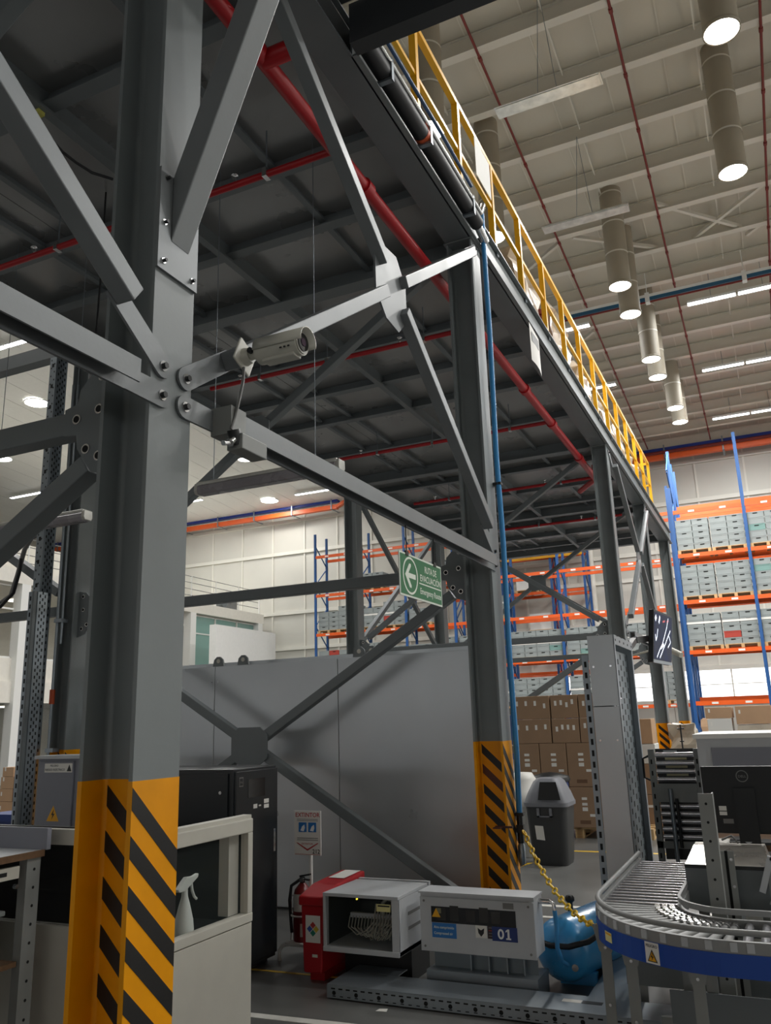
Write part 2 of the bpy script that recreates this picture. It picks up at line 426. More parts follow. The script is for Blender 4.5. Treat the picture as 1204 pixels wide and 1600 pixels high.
for x, y, l in ((-24.58,21.47,'round ceiling light left of the nearest column'), (-22.82,35.28,'round ceiling light above the blue cable tray'), (-30.65,25.04,'round ceiling light at the left picture edge')):
    zd = roofz(y) - 0.075
    t = thing('round_ceiling_light', l, 'ceiling light', (x,y,zd), 'round lights in the white ceiling')
    part(t, 'rim', MB().lathe([(0.46,0.02),(0.49,0.012),(0.49,-0.02),(0.45,-0.02)], (x,y,zd), 28, cap=False), whitep)
    part(t, 'diffuser', MB().lathe([(0.45,-0.012),(0.3,-0.03),(0.02,-0.036)], (x,y,zd), 28), emit_tube)
    ld = bpy.data.lights.new('ceiling_lamp', 'AREA'); ld.shape = 'DISK'; ld.size = 0.85; ld.energy = TUBE_W*0.5; ld.color = (1, 0.985, 0.955)
    lo = bpy.data.objects.new('ceiling_lamp', ld); COL.objects.link(lo); lo.location = (0,0,-0.06); lo.parent = t
# lamps of the same hall beyond the frame
for i, (x, y) in enumerate(((8,4),(8,11),(8,20),(5,15),(-14,4),(-14,14),(-13,24),(-18,9),(-18,26),(4,25))):
    tube_light(x, y, 12.0, 'daylight tube of the hall roof outside the picture, %s of ten' % NTH[i])
def led(x0, y, z, label, n=2, ln=1.25, power=1.0):
    t = thing('linear_led_light', label, 'ceiling light', (x0,y,z), 'linear LED lights under the roof')
    for i in range(n):
        a = x0 + i*(ln+0.06)
        part(t, 'housing', MB().box(a, a+ln, y-0.10, y+0.10, z+0.012, z+0.09), whitep)
        part(t, 'diffuser', MB().box(a+0.01, a+ln-0.01, y-0.09, y+0.09, z, z+0.012), emit_led)
        part(t, 'hanger', MB().cyl((a+ln*0.5,y,z+0.09),(a+ln*0.5,y,roofz(y)+0.4),0.008,6), zinc)
    ld = bpy.data.lights.new('led_lamp', 'AREA'); ld.shape = 'RECTANGLE'; ld.size = n*ln; ld.size_y = 0.18; ld.energy = LED_W*n/2*power; ld.color = (0.95, 0.98, 1)
    lo = bpy.data.objects.new('led_lamp', ld); COL.objects.link(lo); lo.location = (n*ln/2,0,-0.03); lo.parent = t
led(-0.9,24.2,13.55,'double LED strip on the right, nearest of three',2,1.35)
led(-0.88,28.9,13.25,'double LED strip on the right, middle of three',2,1.35)
led(-0.88,33.4,12.95,'double LED strip on the right, farthest of three',2,1.35)
led(-5.3,24.1,13.55,'LED strip crossing behind the railing, nearer one',1,1.5)
led(-5.3,28.6,13.25,'LED strip crossing behind the railing, farther one',1,1.5)
led(-23.2,17.56,14.2,'LED strip at the left edge above the dark beam',2,1.4)
led(-34.4,28.9,13.45,'LED strip at left seen below the bolted tie beam',2,1.2)
led(-20.9,34.7,13.05,'LED strip above the rack end at the far wall',1,2.2,0.5)
for i, (x, y) in enumerate(((8,7.5),(8,15),(7,25),(-28,12),(-28,33),(-12,18))):
    led(x, y, roofz(y)-0.35, 'LED strip of the hall roof outside the picture, %s of six' % NTH[i])
for x, y, z, l in ((-2.3,12.52,12.4,'unlit hanging reflector lamp close to the top edge'), (-2.48,16.58,12.4,'unlit hanging reflector lamp in front of a daylight tube')):
    t = thing('reflector_lamp', l, 'ceiling light', (x,y,z), 'unlit reflector lamps')
    part(t, 'reflector', MB().prism([(y-0.16,z),(y+0.16,z),(y+0.07,z+0.09),(y-0.07,z+0.09)], 'X', x-0.95, x+0.95), lampgrey)
    part(t, 'lens', MB().box(x-0.92, x+0.92, y-0.13, y+0.13, z-0.012, z-0.001), lampgrey)
    for s in (-0.35, 0.35): part(t, 'hanging_wire', MB().cyl((x+s*0.5,y,z+0.09),(x,y,roofz(y)),0.006,5), zinc)
# roof sprinkler pipes and busway
for x, l in ((-3.78,'dark red roof pipe nearest the yellow railing'), (-1.16,'dark red roof pipe in the middle of the roof'), (1.43,'dark red roof pipe at the right edge')):
    t = thing('roof_sprinkler_pipe', l, 'pipe', (x,0,roofz(0)), 'roof sprinkler pipes')
    part(t, 'pipe', MB().cyl((x,YB+1,roofz(YB+1)-0.03),(x,YF-1,roofz(YF-1)-0.03),0.028,8), redroof)
    for j in range(16):
        yy = 10.2 + 1.67*j
        part(t, 'coupling', MB().cyl((x,yy,roofz(yy)-0.03),(x,yy+0.1,roofz(yy)-0.037),0.042,8), redroof)
solo('roof_cross_main', 'red cross main pipe below the far end of the roof', 'pipe', MB().cyl((-6.5,36.4,12.85),(4,36.4,12.85),0.07,10), redroof)
t = thing('busway', 'blue and white busway duct crossing under the roof', 'busway', (0,22.9,13.35))
part(t, 'white_rail', MB().box(-5.6,8,22.84,22.96,13.42,13.5), whitep)
part(t, 'blue_rail', MB().box(-5.6,8,22.86,22.94,13.32,13.42), mat('busway_blue',(40,92,124),0.4))
part(t, 'lower_rail', MB().box(-5.6,8,22.88,22.92,13.26,13.30), redroof)
for x in (-4.5,-1.9,0.7,3.3):
    part(t, 'clamp', MB().box(x-0.06,x+0.06,22.8,23.0,13.24,13.54), whitep)
    part(t, 'hanger', MB().cyl((x,22.9,13.5),(x,22.9,roofz(22.9)+0.1),0.012,6), whitep)
# ================================================================== MEZZANINE: columns
def hprof(x0, x1, y0, y1, tf=0.018, tw=0.012, g=0.0):
    """H profile in plan: flanges in the planes x = const, web between them"""
    ym = (y0+y1)/2; x0 -= g; x1 += g; y0 -= g; y1 += g; tw += 2*g; tf += 2*g
    return [(x0,y0),(x0+tf,y0),(x0+tf,ym-tw/2),(x1-tf,ym-tw/2),(x1-tf,y0),(x1,y0),(x1,y1),(x1-tf,y1),(x1-tf,ym+tw/2),(x0+tf,ym+tw/2),(x0+tf,y1),(x0,y1)]
def hprism(mb, x0, x1, y0, y1, z0, z1, g=0.0):
    P = hprof(x0, x1, y0, y1, g=g); n = 12
    vs = [(p[0],p[1],z0) for p in P] + [(p[0],p[1],z1) for p in P]
    mb.add(vs, [(i,(i+1)%n,n+(i+1)%n,n+i) for i in range(n)])
    for o, fl in ((0,True),(n,False)):
        for q in ((0,1,10,11),(1,2,9,10),(2,3,8,9),(3,4,7,8),(4,5,6,7)):
            mb.add(vs, [tuple(o+i for i in (q[::-1] if fl else q))])
    return mb
CT = 6.10
def stripes(t, org, xd, wd, z0, z1, pitch, th, drop, m, zshift=0.0, worn=None):
    """diagonal hazard stripes on a vertical face: each one a clipped parallelogram"""
    k = 0; z = z1 - 0.02 - zshift
    while z - drop > z0 - drop and z > z0 + 0.02:
        pts = [(0, z-th), (wd, z-th-drop), (wd, z-drop), (0, z)]
        lo = z0 + 0.01
        if z-th-drop < lo:
            out = []
            for i in range(4):
                a, b = pts[i], pts[(i+1) % 4]
                if a[1] >= lo: out.append(a)
                if (a[1] - lo)*(b[1] - lo) < 0:
                    f = (lo-a[1])/(b[1]-a[1]); out.append((a[0]+f*(b[0]-a[0]), lo))
            pts = out
        if len(pts) >= 3:
            part(t, 'hazard_stripe', quad_on(org, xd, (0,0,1), pts, 0.0012), brown_p if worn == k else m)
        z -= pitch; k += 1
def column(x1, y0, label, group='steel columns of the mezzanine', depth=0.25, fl=0.25, stripe=True, worn=None, base=True):
    x0 = x1 - depth; y1 = y0 + fl
    t = thing('steel_column', label, 'column', ((x0+x1)/2,(y0+y1)/2,0), group)
    part(t, 'shaft', hprism(MB(), x0, x1, y0, y1, 1.5, CT), steel)
    part(t, 'painted_base', hprism(MB(), x0, x1, y0, y1, 0.02, 1.5, g=0.0012), yellow, 'yellow painted lower section')
    tf, r_, yw = 0.018, 0.022, (y0+y1)/2 - 0.006
    for za, zb, mm, nm_ in ((1.5, CT, steel, 'fillet'), (0.02, 1.5, yellow, 'painted_fillet')):
        b = MB()
        for xi, s_ in ((x0+tf, 1), (x1-tf, -1)):
            arcp = [(xi + s_*r_*(1-math.sin(math.radians(a))), yw - r_*(1-math.cos(math.radians(a)))) for a in (0,18,36,54,72,90)]
            vs = [(p[0],p[1],za) for p in arcp] + [(p[0],p[1],zb) for p in arcp]
            b.add(vs, [(i,i+1,7+i,6+i) if s_ > 0 else (6+i,7+i,i+1,i) for i in range(5)], True)
        part(t, nm_, b, mm)
    if base: part(t, 'base_plate', MB().box(x0-0.08,x1+0.08,y0-0.08,y1+0.08,0,0.02), steel)
    part(t, 'cap_plate', MB().box(x0-0.02,x1+0.02,y0-0.02,y1+0.02,CT,CT+0.012), steel)
    if stripe:
        stripes(t, (x1+0.0013, y0, 0), (0,1,0), fl, 0.02, 1.5, 0.157, 0.074, 0.235, black_p, 0.0)
        stripes(t, (x0+0.03, (y0+y1)/2-0.0075, 0), (1,0,0), depth-0.05, 0.02, 1.5, 0.157, 0.074, 0.19, black_p, 0.0, worn)
    return t
XE = -2.065
C = {}
C['c0'] = column(XE, -1.98, 'grey steel column behind the camera, outside the picture')
C['c1'] = column(XE, 2.335, 'nearest grey steel column with yellow and black striped base')
C['c2'] = column(XE, 6.65, 'second striped steel column, beside the grey panel wall', worn=1)
C['c3'] = column(XE, 13.5, 'grey column rising behind the perforated galvanised post')
C['c4'] = column(XE, 17.95, 'farthest edge column with striped base right of the wall screen')
C['c5'] = column(XE, 22.3, 'grey column at the far corner under the railing end')
C['b1'] = column(-6.8, 2.335, 'inner grey column outside the left picture edge', stripe=False)
C['b2'] = column(-6.8, 6.65, 'inner grey column half hidden behind the nearest column')
C['b3'] = column(-6.8, 13.5, 'inner grey column crossing the green evacuation sign beam', stripe=False)
C['b4'] = column(-6.8, 17.95, 'inner grey column behind the evacuation sign', stripe=False)
C['b5'] = column(-6.8, 22.3, 'inner grey column at the far end of the deck', stripe=False)

# ------------------------------------------------------------------ bracing
def bolt(par, p, n, r=0.022):
    p = Vector(p); n = Vector(n)
    b = part(par, 'bolt', MB().cyl(p+n*0.004, p+n*0.018, r*0.62, 6), blackm)
    part(b, 'washer', MB().cyl(p, p+n*0.004, r, 14), chrome)
def arm(par, p, q, plane, wd=0.085, th=0.085, m=steel_br, name='brace_arm'):
    up = (1,0,0) if plane == 'X' else (0,1,0)
    return part(par, name, MB().bar(p, q, wd, th, up), m, bevel=0.006)
def tabplate(par, c, d, ln, wd, plane, th=0.012, m=steel_br, at=None):
    """end plate with a rounded nose: from the bolt at c towards direction d (2-D in plane)"""
    a = math.atan2(d[1], d[0]); pts = []
    for i in range(9):
        an = math.pi/2 + math.pi*i/8
        pts.append((wd/2*math.cos(an), wd/2*math.sin(an)))
    pts += [(ln, -wd/2*0.92), (ln, wd/2*0.92)]
    ca, sa = math.cos(a), math.sin(a)
    P = [(c[0]+x*ca-y*sa, c[1]+x*sa+y*ca) for x, y in pts]
    return part(par, 'end_plate', MB().prism(P, plane, at, at+th), m)
def xbrace_edge(y0, y1, z0, z1, label, x=XE+0.001):
    """X bracing in the plane of the deck edge (x = const) between two columns"""
    yc, zc = (y0+y1)/2, (z0+z1)/2
    t = thing('cross_brace', label, 'brace', (x, yc, z0), 'cross braces along the deck edge')
    gp = [(yc-0.25,zc-0.13),(yc-0.10,zc-0.27),(yc+0.10,zc-0.29),(yc+0.25,zc-0.15),(yc+0.25,zc+0.13),(yc+0.10,zc+0.29),(yc-0.10,zc+0.27),(yc-0.25,zc+0.13)]
    part(t, 'gusset_plate', MB().prism(gp, 'X', x+0.030, x+0.044), steel_br)
    for (ye, ze) in ((y0,z0),(y1,z1),(y0,z1),(y1,z0)):
        d = Vector((ye-yc, ze-zc)).normalized()
        a = (yc+d.x*0.19, zc+d.y*0.19); b = (ye-d.x*0.30, ze-d.y*0.30)
        arm(t, (x+0.055,*a), (x+0.055,*b), 'X')
        tabplate(t, (ye,ze), (-d.x,-d.y), 0.36, 0.10, 'X', at=x+0.002)
        bolt(t, (x+0.014,ye,ze), (1,0,0))
    return t
def tie_edge(y0, y1, z, label, x=XE+0.001):
    t = thing('tie_beam', label, 'beam', (x,(y0+y1)/2,z), 'tie beams between the columns')
    part(t, 'web', MB().box(x+0.012,x+0.098,y0+0.22,y1-0.22,z+0.03,z+0.046), steel_br, 'light grey upper flange')
    part(t, 'side', MB().box(x+0.012,x+0.024,y0+0.22,y1-0.22,z-0.055,z+0.03), steel_br)
    part(t, 'outer_side', MB().box(x+0.09,x+0.098,y0+0.22,y1-0.22,z-0.045,z+0.03), steel_br)
    for ye, s in ((y0,1),(y1,-1)):
        tabplate(t, (ye,z), (s,0), 0.34, 0.10, 'X', at=x+0.002)
        bolt(t, (x+0.014,ye,z), (1,0,0))
    return t
xbrace_edge(2.535, 6.72, 3.08, 6.02, 'large grey cross brace in front of the deck underside, right of the nearest column')
xbrace_edge(-1.8, 2.39, 3.08, 6.02, 'grey cross brace at upper left, running towards the camera')
xbrace_edge(13.7, 18.0, 3.08, 6.02, 'slender cross brace between the two far edge columns')
tie_edge(2.535, 6.72, 2.955, 'long light grey tie beam carrying the green sign')
tie_edge(-1.8, 2.39, 2.955, 'light grey tie beam entering at the left edge')
tie_edge(13.7, 18.0, 2.955, 'light grey tie beam between the two far edge columns')

def frame_brace(y, label_up, label_lo, label_tie, xa=-6.8, xb=XE-0.25, ztie=2.94, lower=True, upper=True, zc_lo=1.50, zc_up=4.62, both=True):
    """braces across the mezzanine (plane y = const) between an inner and an edge column"""
    xc = (xa+xb)/2; yy = y
    tb = thing('tie_beam', label_tie, 'beam', (xc,yy,ztie), 'tie beams across the mezzanine')
    part(tb, 'beam', MB().box(xa+0.20,xb-0.20,yy-0.045,yy+0.045,ztie-0.05,ztie+0.05), steel_dk, bevel=0.006)
    for xe, s in ((xb,-1),(xa,1)):
        g = [(xe+s*a_,ztie+b_) for a_, b_ in ((0,0.23),(0.10,0.21),(0.18,0.13),(0.19,0.07),(0.26,0.055),(0.26,-0.06),(0.19,-0.07),(0.18,-0.13),(0.10,-0.24),(0,-0.27))]
        part(tb, 'gusset_plate', MB().prism(g, 'Y', yy-0.062, yy-0.048), steel_dk)
        for dx, dz in ((0.19,0.0),(0.07,0.025),(0.06,-0.18),(0.13,-0.14),(0.06,0.17)):
            h = part(tb, 'bolt', MB().cyl((xe+s*dx,yy-0.062,ztie+dz),(xe+s*dx,yy-0.066,ztie+dz),0.022,14), chrome)
            part(h, 'bolt_recess', MB().cyl((xe+s*dx,yy-0.066,ztie+dz),(xe+s*dx,yy-0.0675,ztie+dz),0.015,12), darkhole)
    def xb_(z0, z1, zc, label):
        t = thing('cross_brace', label, 'brace', (xc,yy,z0), 'cross braces across the mezzanine')
        gp = [(xc-0.2,zc-0.11),(xc-0.2,zc+0.1),(xc-0.12,zc+0.17),(xc+0.12,zc+0.17),(xc+0.2,zc+0.1),(xc+0.2,zc-0.11),(xc+0.12,zc-0.17),(xc-0.12,zc-0.17)]
        part(t, 'gusset_plate', MB().prism(gp, 'Y', yy-0.062, yy-0.048), steel_dk)
        for xe, ze in (((xb-0.1,z1),(xa+0.1,z1),(xb-0.1,z0),(xa+0.1,z0)) if both or z0 > 2 else ((xb-0.1,z1),(xa+0.1,z0))):
            d = Vector((xe-xc, ze-zc)).normalized()
            arm(t, (xc+d.x*0.13,yy,zc+d.y*0.13), (xe-d.x*0.06,yy,ze-d.y*0.06), 'Y', 0.085, 0.09, steel_dk)
        return t
    if lower: xb_(0.22, ztie-0.16, zc_lo, label_lo)
    if upper: xb_(ztie+0.22, 6.02, zc_up, label_up)
frame_brace(2.46, 'dark cross brace high at the left edge beside the nearest column', 'dark diagonal brace dropping left from the nearest column', 'dark tie beam leaving the nearest column to the left', both=False)
frame_brace(6.775, 'dark cross brace under the deck beyond the security camera', 'dark cross brace standing in front of the grey panel wall', 'dark tie beam running behind the green evacuation sign')
frame_brace(13.625, 'dark cross brace seen right of the second column', 'lower cross brace in front of the carton stack', 'dark tie beam in front of the rack crates')
frame_brace(18.075, 'far dark cross brace under the deck end', 'far cross brace behind the panel wall', 'far dark tie beam behind the evacuation sign')
# second row of braces between the inner columns (plane x = const)
for y0, y1, l in ((13.75,17.95,'dark cross brace between the two inner columns behind the sign'),):
    t = thing('cross_brace', l, 'brace', (-6.92,(y0+y1)/2,3), 'cross braces of the inner row')
    yc, zc = (y0+y1)/2, 4.55
    part(t, 'gusset_plate', MB().prism([(yc-0.2,zc-0.2),(yc+0.2,zc-0.2),(yc+0.2,zc+0.2),(yc-0.2,zc+0.2)], 'X', -6.86, -6.85), steel_dk)
    for ye, ze in ((y0,3.1),(y1,3.1),(y0,6.0),(y1,6.0)):
        arm(t, (-6.9,yc,zc), (-6.9,ye,ze), 'X', 0.085, 0.085, steel_dk)
# left-hand braces beyond the inner row
t = thing('tie_beam', 'dark tie beam with cables at the far left edge', 'beam', (-7.9,6.7,2.95), 'tie beams across the mezzanine')
part(t, 'beam', MB().box(-11.4,-7.06,6.66,6.74,2.92,3.02), steel_dk)
t = thing('diagonal_brace', 'short dark diagonal brace above the cables at far left', 'brace', (-7.9,6.7,3.1))
part(t, 'brace_arm', MB().bar((-7.08,6.72,3.18),(-9.4,6.72,4.6),0.09,0.12,(0,1,0)), steel_dk)
solo('outrigger_beam', 'black beam end against the white ceiling at the left edge', 'beam', MB().box(-12.0,-7.07,6.70,6.85,6.12,6.30), steel_dk)
# knee brace bolted on the nearest column, carrying the overhang
t = thing('knee_brace', 'broad grey knee brace bolted high on the nearest column', 'brace', (XE,2.46,3.6))
part(t, 'base_plate', MB().box(XE+0.001,XE+0.014,2.33,2.585,3.50,3.97), steel_br)
part(t, 'brace_arm', MB().prism([(XE+0.014,3.65),(XE+0.014+0.975,6.085),(XE+0.014+0.85,6.085),(XE+0.014,3.96)], 'Y', 2.405, 2.525), steel_br, bevel=0.006)
for yy, zz in ((2.365,3.93),(2.365,3.72),(2.365,3.54),(2.55,3.54),(2.555,3.80)): bolt(t, (XE+0.014,yy,zz), (1,0,0), 0.013)

# ------------------------------------------------------------------ deck
YD0, YD1, XD0 = -4.0, 22.9, -7.06
dk = thing('mezzanine_deck', 'dark grey steel mezzanine deck seen from below', 'mezzanine', (-4.5, 9.0, 6.1))
JY = [-2.6,-1.2,0.3,1.6,3.68,5.11,5.97,8.5,9.55,10.6,12.1,14.6,16.1,17.4,19.1,20.5,21.8]
RX = [-7.06, -5.95, -5.38, -4.35, -3.28, -2.2]
def ibeam_y(x, y0, y1, zb, h, wd, tf=0.014, tw=0.01):
    return MB().box(x-wd/2,x+wd/2,y0,y1,zb,zb+tf).box(x-tw/2,x+tw/2,y0,y1,zb+tf,zb+h-tf).box(x-wd/2,x+wd/2,y0,y1,zb+h-tf,zb+h)
part(dk, 'edge_beam', ibeam_y(XE-0.125, YD0, YD1, CT+0.013, 0.30, 0.25), steel_dk)
part(dk, 'edge_channel', MB().box(XE-0.012,XE+0.0,4.2,YD1,CT+0.013,CT+0.33).box(XE-0.002,XE+0.045,4.2,YD1,CT+0.013,CT+0.027).box(XE-0.002,XE+0.045,4.2,YD1,CT+0.316,CT+0.33), steel)
part(dk, 'inner_beam', ibeam_y(-6.925, YD0, YD1, CT+0.013, 0.30, 0.25), steel_dk)
part(dk, 'middle_beam', ibeam_y(-4.35, YD0, YD1, CT+0.03, 0.20, 0.075), steel_dk)
jm = mesh('joist', MB().box(-6.80,XE-0.24,-0.06,0.06,0,0.012).box(-6.80,XE-0.24,-0.005,0.005,0.012,0.12), steel_dk)
for y in JY:
    if y < YD1: inst(dk, 'joist', jm, (0, y, CT+0.09))
for y in (2.46, 6.95, 13.625, 18.075, 22.42):
    part(dk, 'main_cross_beam', MB().box(-6.80,XE-0.24,y-0.09,y+0.09,CT+0.014,CT+0.028).box(-6.80,XE-0.24,y-0.006,y+0.006,CT+0.028,CT+0.3), steel_dk)
rm = mesh('rib', MB().box(-0.03,0.03,YD0,YD1,0,0.008).box(-0.004,0.004,YD0,YD1,0.008,0.065), steel_dk)
for x in (-5.9, -5.38, -3.28): inst(dk, 'rib', rm, (x, 0, CT+0.145))
ys_ = [YD0] + [y for y in JY if YD0 < y < YD1] + [YD1]
for i in range(len(ys_)-1):
    for a, b in ((-7.06,-5.64),(-5.64,-4.35),(-4.35,-3.28),(-3.28,XE)):
        part(dk, 'deck_sheet', MB().box(a+0.004,b-0.004,ys_[i]+0.004,ys_[i+1]-0.004,CT+0.21,CT+0.218), decksheet)
part(dk, 'floor_plate', MB().box(XD0,XE-0.013,YD0,YD1,CT+0.314,CT+0.332), steel_dk)
# overhang near the camera
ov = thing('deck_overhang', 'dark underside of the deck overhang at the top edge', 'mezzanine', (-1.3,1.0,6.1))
part(ov, 'end_beam', MB().box(XE+0.05,-0.4,4.06,4.18,CT-0.02,CT+0.3), overhang_dk)
part(ov, 'side_beam', MB().box(-0.52,-0.4,YD0,4.06,CT-0.02,CT+0.3), overhang_dk)
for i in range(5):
    part(ov, 'deck_sheet', MB().box(XE+0.004,-0.4,YD0+1.61*i,YD0+1.61*(i+1)-0.01,CT+0.3,CT+0.31), overhang_dk)
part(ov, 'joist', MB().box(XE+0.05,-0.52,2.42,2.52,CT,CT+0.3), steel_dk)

# ------------------------------------------------------------------ railing on the deck edge
rl = thing('safety_railing', 'yellow safety railing along the mezzanine edge', 'railing', (XE, 13, CT+0.33))
ZR = CT + 0.335
pmesh = mesh('post', MB().box(-0.03,0.03,-0.03,0.03,0,1.05), railyel)
fmesh = mesh('foot_bracket', MB().box(0.03,0.042,-0.03,0.03,-0.06,0.05), zinc)
py = [5.42,6.47,7.51] + [8.6+1.11*i for i in range(11)]
py = [y for y in py if y < 20.6]
xr = XE - 0.02
for y in py:
    o = inst(rl, 'post', pmesh, (xr, y, ZR)); inst(o, 'foot_bracket', fmesh, (xr, y, ZR))
part(rl, 'top_rail', MB().box(xr-0.028,xr+0.028,4.3,py[-1]+0.03,ZR+1.03,ZR+1.085), railyel)
part(rl, 'middle_rail', MB().box(xr-0.02,xr+0.02,4.3,py[-1]+0.03,ZR+0.50,ZR+0.54), railyel)
part(rl, 'end_rail', MB().box(xr-2.6,xr,py[-1]-0.02,py[-1]+0.02,ZR+1.03,ZR+1.085), railyel)
part(rl, 'end_rail', MB().box(xr-2.6,xr,py[-1]-0.02,py[-1]+0.02,ZR+0.50,ZR+0.54), railyel)
for dx in (0.55,1.1,1.65,2.2): inst(rl, 'post', pmesh, (xr-dx, py[-1], ZR))
s = solo('railing_notice', 'blank white notice board hung inside the railing', 'sign', MB().box(xr+0.031,xr+0.036,6.93,7.42,ZR+0.56,ZR+1.0), paper)
# goods wrapped in film behind the railing
def wrapped(name, label, x0, x1, y0, y1, z0, z1, m, group=None, amp=0.05, seed=1):
    rnd = random.Random(seed); b = MB(); n = 6
    cx, cy = (x0+x1)/2, (y0+y1)/2
    rows = []
    for k in range(n+1):
        row = []
        per = [(-1,-1),(-0.33,-1),(0.33,-1),(1,-1),(1,-0.33),(1,0.33),(1,1),(0.33,1),(-0.33,1),(-1,1),(-1,0.33),(-1,-0.33)]
        for px, py_ in per:
            a = amp*(rnd.random()-0.6)*(0.0 if k == 0 else 1)
            row.append((cx+px*((x1-x0)/2)*(1-0.06*k/n)+a*px, cy+py_*((y1-y0)/2)*(1-0.06*k/n)+a*py_, z0+(z1-z0)*k/n + (rnd.random()-0.5)*amp*(k == n)))
        rows += row
    m_ = 12
    b.add(rows, [(k*m_+i,k*m_+(i+1)%m_,(k+1)*m_+(i+1)%m_,(k+1)*m_+i) for k in range(n) for i in range(m_)])
    b.add(rows, [tuple(range(n*m_,(n+1)*m_)), tuple(range(m_))[::-1]])
    return solo(name, label, 'wrapped goods', b, m, group)
for i in range(6):
    wrapped('wrapped_bundle', 'crumpled film wrapped bundle on the deck, %s along the railing' % NTH[i], XE-1.0, XE-0.10, 8.6+1.75*i, 10.05+1.75*i, ZR, ZR+0.80+0.14*math.sin(i*2.1), film, 'wrapped bundles behind the railing', 0.12, i+3)
b = MB().cyl((XE-0.2,10.2,ZR+0.1),(XE-0.2,10.2,ZR+0.55),0.07,12).cyl((XE-0.2,10.2,ZR+0.55),(XE-0.2,10.2,ZR+0.62),0.1,12).cyl((XE-0.2,10.2,ZR),(XE-0.2,10.2,ZR+0.1),0.11,12)
solo('hydrant_valve', 'small dark red valve on the deck behind the railing', 'valve', b, redroof)

# ------------------------------------------------------------------ sprinkler pipes under the deck
sp = thing('sprinkler_main', 'thick red sprinkler main running along under the deck', 'pipe', (-2.47,9,5.85))
part(sp, 'pipe', MB().cyl((-2.47,0.5,5.85),(-2.47,14.6,5.85),0.055,14), redpipe)
for y in (3.6,5.2,7.97,9.9,11.35,13.2): part(sp, 'coupling', MB().cyl((-2.47,y-0.05,5.85),(-2.47,y+0.05,5.85),0.072,14), redpipe)
part(sp, 'tee_branch', MB().cyl((-2.47,3.72,5.85),(-2.25,3.72,5.85),0.06,12), redpipe)
part(sp, 'drop_pipe', MB().cyl((-2.47,14.6,5.85),(-2.9,15.3,5.85),0.05,12).cyl((-2.47,14.55,5.85),(-2.47,14.55,6.1),0.04,10), redpipe)
for i, (y, l) in enumerate(((4.72,'red sprinkler branch above the knee brace'), (7.97,'red sprinkler branch behind the security camera'), (11.35,'red sprinkler branch above the hanging luminaire'), (14.6,'red sprinkler branch near the far cross brace'), (17.8,'red sprinkler branch at the far deck end'), (1.6,'red sprinkler branch over the camera position'))):
    t = thing('sprinkler_branch', l, 'pipe', (-4.2,y,5.85), 'sprinkler branch pipes')
    x0 = -6.05
    part(t, 'pipe', MB().cyl((x0,y,5.88),(-2.53,y,5.88),0.028,10), redpipe)
    for x in (-3.1,-4.35,-5.3):
        c = part(t, 'clamp', MB().box(x-0.02,x+0.02,y-0.036,y+0.036,5.845,5.92), chrome)
        part(c, 'hanger_rod', MB().cyl((x,y,5.92),(x,y,6.28),0.006,6), zinc)
    for x in (-3.4,-5.6):
        h = part(t, 'sprinkler_head', MB().lathe([(0.012,0.0),(0.02,0.03),(0.012,0.05),(0.03,0.055),(0.03,0.06)], (x,y,5.91), 10), chrome)
# black air line, blue hose along the edge and down the second column
t = thing('air_line', 'black wrapped air line along the outer deck edge', 'pipe', (-1.98,5.4,6.1))
part(t, 'pipe', MB().cyl((-1.985,4.25,6.22),(-1.985,6.62,6.22),0.065,14), rubber)
part(t, 'silver_rail', MB().cyl((-1.93,4.25,6.30),(-1.93,6.6,6.30),0.018,10), chrome)
for y in (4.55,5.3,6.35): part(t, 'clip', MB().box(-2.06,-1.92,y-0.02,y+0.02,6.14,6.16).box(-1.925,-1.915,y-0.02,y+0.02,6.14,6.33), zinc)
part(t, 'valve_body', MB().cyl((-1.985,6.62,6.22),(-1.985,6.85,6.16),0.04,12), chrome)
part(t, 'orange_tag', MB().cyl((-1.985,5.24,6.22),(-1.985,5.32,6.22),0.068,14), mat('tag_orange',(200,84,40),0.5))
t = thing('blue_air_hose', 'blue air hose dropping down the second striped column', 'hose', (-2.02,6.8,0.85))
pts = [(-1.9,4.25,6.36),(-1.9,5.5,6.37),(-1.92,6.3,6.40)]
part(t, 'edge_run', MB().tube(pts, 0.016, 8), mat('hose_navy',(22,66,110),0.4))
part(t, 'elbow_fitting', MB().tube([(-1.94,6.62,6.33),(-1.94,6.7,6.46),(-1.95,6.76,6.50),(-1.995,6.83,6.46)], 0.022, 10), chrome)
pts = [(-1.995,6.83,6.46),(-2.0,6.85,5.2),(-2.02,6.86,4.0),(-2.012,6.87,3.2),(-2.025,6.875,2.2),(-2.02,6.875,1.4),(-2.03,6.87,0.92)]
part(t, 'drop_run', MB().tube(pts, 0.024, 10), hoseblue)
for z in (0.92,3.72,6.2): part(t, 'clip', MB().box(-2.064,-1.99,6.84,6.90,z-0.012,z+0.012), blackm)
part(t, 'end_valve', MB().cyl((-2.03,6.87,0.70),(-2.03,6.87,0.92),0.026,10).box(-2.055,-1.995,6.84,6.90,0.78,0.84), blackm)
part(t, 'drain_bowl', MB().lathe([(0.022,0),(0.03,0.03),(0.03,0.15),(0.02,0.17)], (-2.03,6.87,0.53), 12), zinc)
part(t, 'mount_bracket', MB().box(-2.16,-2.02,6.62,6.645,0.84,0.855).box(-2.16,-2.10,6.56,6.645,0.84,0.85), brown_p)
